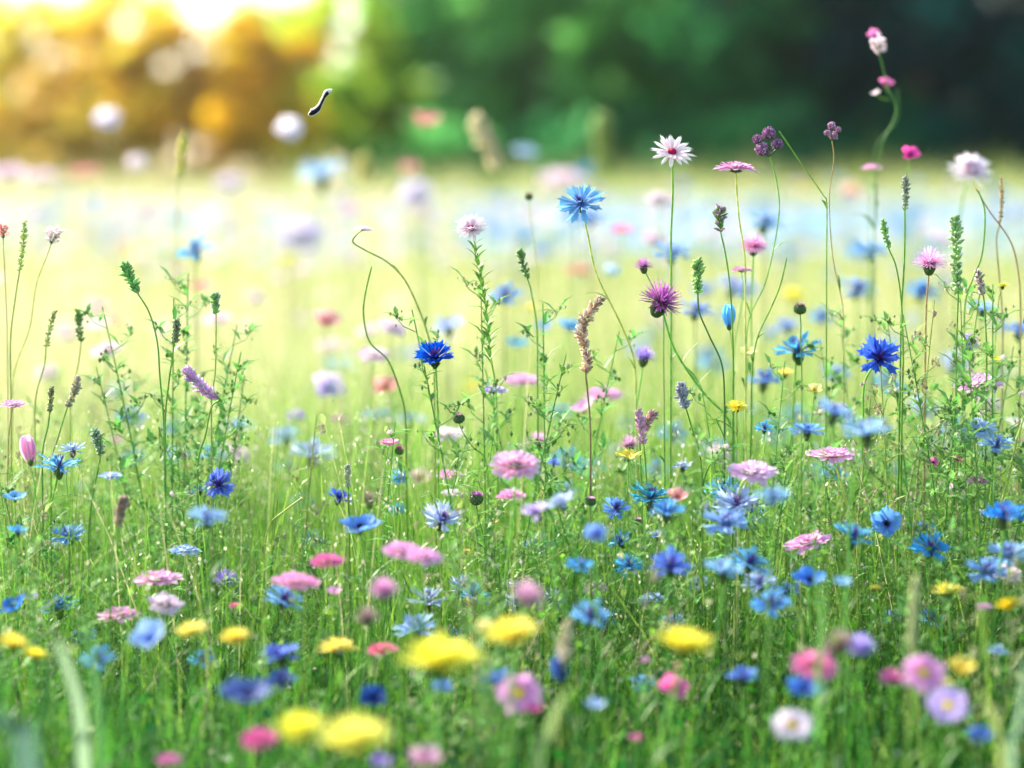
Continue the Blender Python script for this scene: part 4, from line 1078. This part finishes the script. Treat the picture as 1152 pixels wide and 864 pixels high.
spike([(140, 560), (136, 575), (132, 592)], 14, (.36, .25, .2), 2.1, 'dim reddish brown spike below the lilac white bloom', n=44, size=.004, below=[(128, 610), (124, 640)])
spike([(1126, 200), (1127, 225), (1125, 250)], 7, (.4, .3, .15), 2.45, 'thin brown grass head beside the soft white bloom', n=30, size=.0034, below=[(1121, 270), (1124, 310), (1128, 360)], stem='b')
spike([(640, 700), (637, 722), (634, 745)], 14, (.5, .42, .28), 1.8, 'soft tan spike blurred above the navy bell', n=40, size=.006, below=[(632, 770), (630, 800)], stem='y')
spike([(1031, 650), (1028, 690), (1026, 730)], 12, (.4, .42, .2), 1.75, 'long tan blurred spike left of the flat sharp yellow flower', n=50, size=.006, below=[(1024, 760), (1022, 800)], stem='y')


def bare_stem(pts, d, label, wpx=2.2, col='g', tip=None, group='curved bare stems'):
    P = [at(x, y, d + .015 * i) for i, (x, y) in enumerate(pts)]
    base, run = ground_run(P[-1], P[-2])
    path = catmull(run + P[::-1], 8)
    root = empty('curved_stem', base); tag(root, label, 'stem', group)
    s = MB(); c = np.array(STEMC[col])
    r = wpx * d / FPX / 2
    tube(s, [Vector(tuple(q)) - base for q in path], np.linspace(r * 1.4, r * .8, len(path)), np.array([c * (.7 + .4 * t) for t in np.linspace(0, 1, len(path))]), 6)
    s.build('stem', M_STEM, root)
    for j in range(3):
        q = Vector(tuple(path[int(len(path) * U(.4, .8))])) - base
        put('leaf', LEAVES[3], root, Matrix.Translation(q) @ Matrix.Rotation(U(0, 6.28), 4, 'Z') @ Matrix.Scale(.4, 4))
    if tip:
        p = add_head(root, base, P[0], Vector((.1, -.1, 1)).normalized(), tip[0], tip[1], tip[2] * d / FPX, 0)
    return root
bare_stem([(409, 258), (403, 262), (397, 272), (412, 282), (436, 295), (456, 316), (472, 350), (483, 382), (488, 410)], 2.32, 'arching stem with a tiny white flower head bent over at its tip', 2.4, 'y', ('scab', 'white', 21))
bare_stem([(418, 300), (411, 330), (409, 355), (416, 385), (436, 405), (450, 440), (456, 470)], 2.35, 'bare green stem bowed left then right below the arching one', 2.4)
bare_stem([(877, 148), (900, 182), (925, 218), (930, 230)], 2.33, 'thin straight stem slanting from the bobble flower to the brown stem', 1.6)
bare_stem([(1098, 212), (1112, 236), (1137, 272), (1146, 310), (1148, 350)], 2.4, 'slanting olive stem behind the soft white bloom', 2.0, 'b')
bare_stem([(1101, 215), (1108, 240), (1105, 285), (1096, 310), (1086, 340)], 2.35, 'green stem curving down right of the leafy white specked spike', 2.2)
bare_stem([(1152, 470), (1144, 495), (1134, 540), (1124, 575), (1118, 600)], 2.2, 'long bare yellowish stem slanting down from the right edge', 3.0, 'y')
bare_stem([(885, 290), (878, 320), (868, 345), (852, 380), (846, 420)], 2.34, 'green leafy stem crossing left behind the teal cornflower', 2.0)
bare_stem([(1010, 100), (1009, 135), (985, 165), (986, 210), (984, 260)], 2.8, 'faint blurred green stem looping below the magenta buds', 1.4, 'd')
bare_stem([(828, 655), (850, 668), (878, 684), (900, 694)], 2.0, 'dried pale stalk lying slantwise in the grass at the lower right', 3.6, 'y')
bare_stem([(340, 560), (320, 575), (304, 590), (298, 620)], 2.3, 'bent pale stalk right of the soft light blue flower', 2.6, 'y')
bare_stem([(805, 470), (815, 500), (795, 530), (790, 560)], 2.3, 'green stem crossing under the sharp yellow flower', 2.4)

# broad blurred blades close to the lens
def broad_blade(pts, d, wpx, col, label):
    d = 1.9 - (1.9 - d) * .5
    P = [at(x, y, d) for x, y in pts]
    last = P[-1]; base = Vector((last.x + .01, last.y, 0)); base.z = float(gz(base.x, base.y)) - .01
    path = np.array(catmull([base] + P[::-1], 8)) - np.array(base)
    n = len(path); s = np.linspace(0, 1, n)
    wv = wpx * d / FPX / 2 * np.sqrt(np.clip(1 - s ** 3, .01, 1))
    V = np.stack([path + np.outer(wv, (-.95, .2, 0)), path + np.outer(wv * .1, (0, .5, 0)), path + np.outer(wv, (.95, .25, 0))], 1).reshape(-1, 3)
    m = MB(); m.add(V, grid_faces(n, 3), np.array(col))
    o = m.build('grass_blade', M_GRASS); o.location = base
    tag(o, label, 'grass blade', 'broad blades of grass near the lens')
broad_blade([(64, 716), (74, 748), (86, 785), (93, 830), (94, 864)], 1.35, 15, (.34, .48, .28), 'broad pale green blade bending up at the lower left')
broad_blade([(102, 700), (105, 740), (110, 800), (114, 860)], 1.5, 8, (.1, .27, .08), 'broad mid green blade right of the pale bending one')
broad_blade([(640, 775), (625, 800), (612, 840), (606, 864)], 1.3, 12, (.3, .42, .15), 'soft green blade arching under the navy bell')
broad_blade([(1098, 772), (1112, 795), (1124, 830), (1128, 864)], 1.35, 9, (.3, .38, .12), 'olive blade curving beside the deep blue flower at the bottom right')
broad_blade([(1152, 740), (1150, 780), (1142, 830), (1138, 864)], 1.35, 8, (.25, .4, .25), 'grey green blade at the bottom right corner')
broad_blade([(930, 640), (925, 690), (922, 740), (920, 800)], 1.5, 6, (.14, .34, .08), 'upright soft blade left of the pale blue small bloom')
broad_blade([(0, 800), (10, 820), (30, 864)], 1.0, 30, (.1, .2, .14), 'grey green blade blurred in the bottom left corner')

# ---------------------------------------------------------------- herbs: branching plants with fine leaves and specks of bloom
def make_herb(seed, h, specks, col, leafy):
    random.seed(seed)
    S, Lf, Bd = MB(), MB(), MB()
    c = np.array(col) * 1.5
    nst = random.randint(1, 3)
    for k in range(nst):
        a0 = U(0, 6.28); ln = U(.02, .09) * h / .4; hh = h * U(.75, 1)
        main = [Vector((math.cos(a0) * ln * t ** 1.5, math.sin(a0) * ln * t ** 1.5, hh * t)) for t in np.linspace(0, 1, 9)]
        tube(S, main, np.linspace(.0012, .0005, 9), c, 4)
        nb = random.randint(9, 15)
        for j in range(nb):
            t = .3 + .68 * (j + .5) / nb; idx = t * 8; q = main[int(idx)].lerp(main[min(8, int(idx) + 1)], idx - int(idx))
            a = j * 2.4 + U(-.4, .4); bl = h * U(.06, .17) * (1.25 - t)
            tipv = q + Vector((math.cos(a) * bl * .8, math.sin(a) * bl * .8, bl * U(.6, 1.0)))
            mid = q.lerp(tipv, .5) + Vector((math.cos(a) * bl * .1, math.sin(a) * bl * .1, -bl * .08))
            tube(S, [q, mid, tipv], (.0005, .0004, .0003), c * 1.1, 3)
            for m_ in range(leafy):
                V0 = MB(); L = U(.008, .02)
                petal(V0, L, L * .3, 0, U(10, 60), c * .9, c * U(.9, 1.4), 0, 0, -30, .3, None, None, 3, 3)
                Lf.join(V0, Matrix.Translation(q.lerp(tipv, U(0, 1))) @ Matrix.Rotation(U(0, 6.28), 4, 'Z'))
            for m_ in range(random.randint(3, 7)):
                off = Vector(rng.normal(size=3)) * bl * .16
                e = q.lerp(tipv, U(.6, 1.05)) + off
                r = U(.0009, .0019)
                blob(Bd, e, (r, r, r * 1.3), np.array(specks[random.randint(0, len(specks) - 1)]) * U(.8, 1.1), 4, 3)
                if m_ % 2: tube(S, [tipv, e], .0003, c, 3)
    FO = MB(); FO.join(Lf, None, 0); FO.join(Bd, None, 1)
    return S.mesh('stem', M_STEM), FO.mesh('foliage', [M_LEAF, M_PETAL])


WS = [(.85, .82, .75), (.8, .7, .7), (.45, .5, .25)]
BS = [(.5, .36, .3), (.62, .5, .42), (.75, .62, .55)]
GS = [(.35, .5, .15), (.6, .65, .4), (.2, .35, .1)]
HERBS = [('white', make_herb(1, .40, WS, (.13, .28, .06), 4)), ('brown', make_herb(2, .42, BS, (.22, .27, .09), 2)), ('green', make_herb(3, .38, GS, (.09, .24, .05), 6)),
         ('white', make_herb(4, .34, WS, (.1, .24, .06), 5)), ('brown', make_herb(5, .46, BS, (.25, .28, .1), 2)), ('green', make_herb(6, .44, GS, (.12, .27, .06), 7))]
HL = {'white': 'fine branching herb dotted with whitish buds', 'brown': 'fine branching herb dotted with brown pink seed heads', 'green': 'leafy branching herb dotted with small green buds'}
def herb(kind, x, y, rz, s, label, group):
    nm, ms = kind
    root = empty('herb', (x, y, float(gz(x, y)) - .01)); root.rotation_euler.z = rz; root.scale = (s, s, s)
    tag(root, label, 'herb', group)
    for nme, me in zip(('stem', 'foliage'), ms): put(nme, me, root)
NAMED_HERBS = [(5, 550, 300, 2.32, 'leafy herb with upswept leaflets under the pale pink daisy at centre'), (0, 216, 455, 2.3, 'lacy herb with pinkish specks below the slanting flower spike'),
               (5, 850, 400, 2.32, 'leafy herb crowding round the foot of the blue bell'), (3, 1080, 300, 2.34, 'white specked herb around the leafy spike near the right edge'),
               (2, 700, 350, 2.36, 'thin green herb right of the curved brown seed spike'), (4, 1016, 330, 2.33, 'tall forked herb left of the pink tuft with the scaly cup'),
               (1, 950, 290, 2.36, 'brownish herb at the foot of the thin brown stem'), (0, 30, 400, 2.4, 'pale lacy herb near the left edge under the pink loose cluster')]
for k, x, y, d, lab in NAMED_HERBS:
    P = at(x, y, d); h = {0: .40, 1: .42, 2: .38, 3: .34, 4: .46, 5: .44}[k]
    herb(HERBS[k], P.x, P.y, U(0, 6.28), max(.5, P.z / h), lab, 'tall herbs')
for i in range(270):
    d = math.sqrt(U(1.85 ** 2, 3.5 ** 2)); x = U(-1, 1) * (.212 * d + .1)
    k = HERBS[random.randint(0, 5)] if x > -.1 or U(0, 1) < .4 else HERBS[random.choice((0, 3, 2, 5))]
    herb(k, x, d, U(0, 6.28), U(.6, .98) * (1 if x > 0 else .92), HL[k[0]] + ' among the grass', f'{k[0]} dotted herbs among the grass')

for i in range(56):
    right = i < 30
    px_ = U(770, 1150) if right else (U(10, 330) if i < 48 else U(350, 760))
    top = U(330, 470) if right else U(330, 500)
    P = at(px_, top, U(2.2, 2.5) if i % 2 else U(2.5, 3.1))
    k = HERBS[random.choice((0, 3, 2, 5, 1))]
    herb(k, P.x, P.y, U(0, 6.28), P.z / .4, 'tall ' + HL[k[0]] + ' among the sharp flowers', f'tall {k[0]} dotted herbs')
# short leaflets up the stalk of the centre left daisy
dz = next(o for o in COL.objects if o.get('label', '').startswith('pale pink daisy topping'))
for j in range(44):
    t = j / 43
    q = at(533 + 18 * t + 4 * math.sin(t * 3), 278 + 130 * t, 2.3 + .02 * t) - dz.location
    th = j * 2.4
    put('leaflet', LEAVES[3], dz, Matrix.Translation(q) @ Matrix.Rotation(th, 4, 'Z') @ Matrix.Scale(U(.3, .5), 4))

# ---------------------------------------------------------------- far flowers, too small and soft to show their parts
def far_mesh(kind, pal, h):
    m = MB()
    _, _, _, P, K, X = head_meshes(kind, pal, 0)
    T = Matrix.Translation((0, 0, h)) @ rot_to((U(-.2, .2), -U(.2, .7), 1)).to_4x4() @ Matrix.Scale(.045, 4)
    m.join(P, T, 0); m.join(K, T, 1); m.join(X, T, 2)
    tube(m, [(U(-.03, .03), U(-.03, .03), -.02), (0, 0, h * .5), (0, 0, h)], (.0014, .0013, .001), (.2, .34, .08), 5, 3)
    return m.mesh(kind + '_plant', [M_PETAL, M_CORE, M_LEAF, M_STEM])
FARK = [('corn', 'lblue', 'light blue'), ('corn', 'sky', 'bright blue'), ('scab', 'palepink', 'pale pink'), ('scab', 'palelilac', 'lilac'), ('daisyf', 'white', 'white'), ('dand', 'yellow', 'yellow'), ('cup', 'salmon', 'salmon'), ('corn', 'peri', 'periwinkle'), ('scab', 'white', 'whitish pink'), ('cup', 'peach', 'peach')]
FM = [[far_mesh(k, p, h) for h in (.36, .45, .52)] for k, p, _ in FARK]
WL = [.05, .02, .22, .2, .14, .06, .05, .06, .15, .0]
WR = [.26, .12, .1, .12, .08, .04, .04, .18, .06, .0]
CAT = np.array([[float(v) for v in ln.split()[:2]] + [float(ln.split('|')[0].split()[5])] for ln in ROWS.strip().splitlines()])
def clear_of_named(x, y, h):
    """a chance seedling keeps its distance from the flowers placed one by one"""
    v = Vector((x, y, h - CAM_H))
    f = Vector((0, math.cos(PITCH), -math.sin(PITCH))); up = Vector((0, math.sin(PITCH), math.cos(PITCH)))
    d = v.dot(f)
    px_, py_ = 576 + FPX * v.x / d, 432 - FPX * v.dot(up) / d
    k = CAT[(CAT[:, 2] < 3.6) & (CAT[:, 2] > d - .6)]
    return len(k) == 0 or np.min(np.hypot(k[:, 0] - px_, k[:, 1] - py_)) > 27
def far_flower(x, y, i, j, s, zone):
    if y < 4.2 and not clear_of_named(x, y, (.36, .45, .52)[j] * s): return
    kn = KINDS[FARK[i][0]]
    o = put(kn[0], FM[i][j]); o.location = (x, y, float(gz(x, y))); o.rotation_euler.z = U(-.6, .6); o.scale = (s, s, s)
    tag(o, f'blurred {FARK[i][2]} {kn[1]} {zone}', kn[1], f'{FARK[i][2]} {kn[1]}s {zone}')
for q in range(400):
    f = (q + .5) / 400
    d = 2.8 + 12 * f ** 1.6
    x = U(-1, 1) * (.212 * d + .15)
    wgt = WR if x > 0 else WL
    i = rng.choice(len(FARK), p=np.array(wgt) / sum(wgt))
    if d < 4.5 and i in (3, 4, 8):
        if x < 0 or q % 2: continue
        i = 2
    far_flower(x, d, i, rng.integers(0, 3), U(.8, 1.12) * (1 if d < 6 else 1.1), 'in the far meadow')
# small ones deeper in the grass nearer by
for q in range(170):
    d = U(1.95, 3.3); x = (U(-1, 1) if q % 2 else U(-.1, 1)) * .21 * d
    i = rng.choice([0, 1, 2, 7], p=[.32, .38, .12, .18])
    far_flower(x, d, i, 0, U(.5, .92), 'half sunk in the near grass')
# the bands of bloom beyond, one mass
m = MB()
def far_mass(n, d0, d1, u0, u1, pals, size, hh):
    y = d0 + (d1 - d0) * rng.random(n) ** 1.4; x = rng.uniform(u0, u1, n) * y
    z = gz(x, y) + rng.uniform(hh[0], hh[1], n)
    cols = np.array([PAL[p][1] for p in pals]); c = cols[rng.integers(0, len(pals), n)] * rng.uniform(.85, 1.05, (n, 1))
    s_ = size * rng.uniform(.7, 1.2, n)
    k = 7; th = np.arange(k) * 2 * math.pi / k
    rx, ry = rng.uniform(-.35, .35, n), rng.uniform(-.9, -.2, n)
    X = np.cos(th)[None] * s_[:, None]; Y = np.sin(th)[None] * s_[:, None]
    ring = np.stack([x[:, None] + X, y[:, None] + Y, z[:, None] - rx[:, None] * X - ry[:, None] * Y * .8 + .25 * s_[:, None]], -1)
    ctr = np.stack([x, y, z], -1)[:, None]
    V = np.concatenate([ring, ctr], 1).reshape(-1, 3)
    b = (np.arange(n) * (k + 1))[:, None]
    F = np.concatenate([b + np.array([[i, (i + 1) % k, k]]) for i in range(k)], 0)
    m.add(V, F, np.repeat(c, k + 1, 0))
    # stems
    w_ = .0025 + 0 * y
    gg = gz(x, y)
    V = np.stack([np.stack([x - w_, y, gg], -1), np.stack([x + w_, y, gg], -1), np.stack([x + w_, y, z], -1), np.stack([x - w_, y, z], -1)], 1).reshape(-1, 3)
    m.add(V, np.arange(4 * n).reshape(-1, 4), (.3, .4, .12))
far_mass(2900, 8, 38, -.02, .27, ['paleblue', 'peri', 'lblue', 'paleblue', 'white', 'palelilac'], .034, (.36, .5))
far_mass(1900, 8, 40, -.27, .03, ['white', 'palelilac', 'palepink', 'paleblue', 'white', 'lemon'], .032, (.36, .5))
fm = m.build('distant_flowers', M_PETAL)
tag(fm, 'bands of distant blue, white and pink bloom reaching to the trees', kind='stuff')

# ---------------------------------------------------------------- the small black and white fleck in the air
P0 = at(361, 115, 2.3)
pts = [(374, 101), (368, 104), (364, 110), (360, 118), (356, 124), (350, 127), (348, 126)]
wd = [2.5, 7, 4.5, 5, 8, 9, 4]
path = [at(x, y, 2.3 + .002 * math.sin(i)) - P0 for i, (x, y) in enumerate(pts)]
path = [Vector(tuple(q)) for q in catmull(path, 6)]
ww = np.interp(np.linspace(0, 6, len(path)), range(7), wd) * 2.3 / FPX / 2
def fleck_strip(lo, hi, off, col, name, parent=None):
    mm = MB(); n = len(path)
    T = np.gradient(np.array([tuple(q) for q in path]), axis=0); T /= np.linalg.norm(T, axis=1)[:, None]
    Sd = np.cross(T, (0, -1, 0)); Sd /= np.linalg.norm(Sd, axis=1)[:, None]
    C0 = np.array([tuple(q) for q in path])
    th = np.linspace(0, 2 * math.pi, 9)[:-1]
    i0, i1 = int(lo * (n - 1)), int(hi * (n - 1)) + 1
    sc2 = .58 if parent else 1.0
    V = C0[i0:i1, None] + (off + sc2 * np.cos(th))[None, :, None] * ww[i0:i1, None, None] * Sd[i0:i1, None] + (np.sin(th) * .35 * sc2)[None, :, None] * ww[i0:i1, None, None] * np.array([0, 1, 0]) + np.array([0, -.0011 if parent else 0, 0])
    mm.add(V.reshape(-1, 3), grid_faces(i1 - i0, 8, True), col)
    return mm.build(name, M_CORE, parent)
fl = fleck_strip(0, 1, 0, (.85, .8, .78), 'fleck')
fl.location = P0
tag(fl, 'small hooked black and white fleck floating before the far trees', 'fleck')
fleck_strip(.16, .64, -.3, (.01, .01, .01), 'dark_band', fl)
fleck_strip(.58, .96, -.12, (.01, .01, .012), 'dark_band', fl)
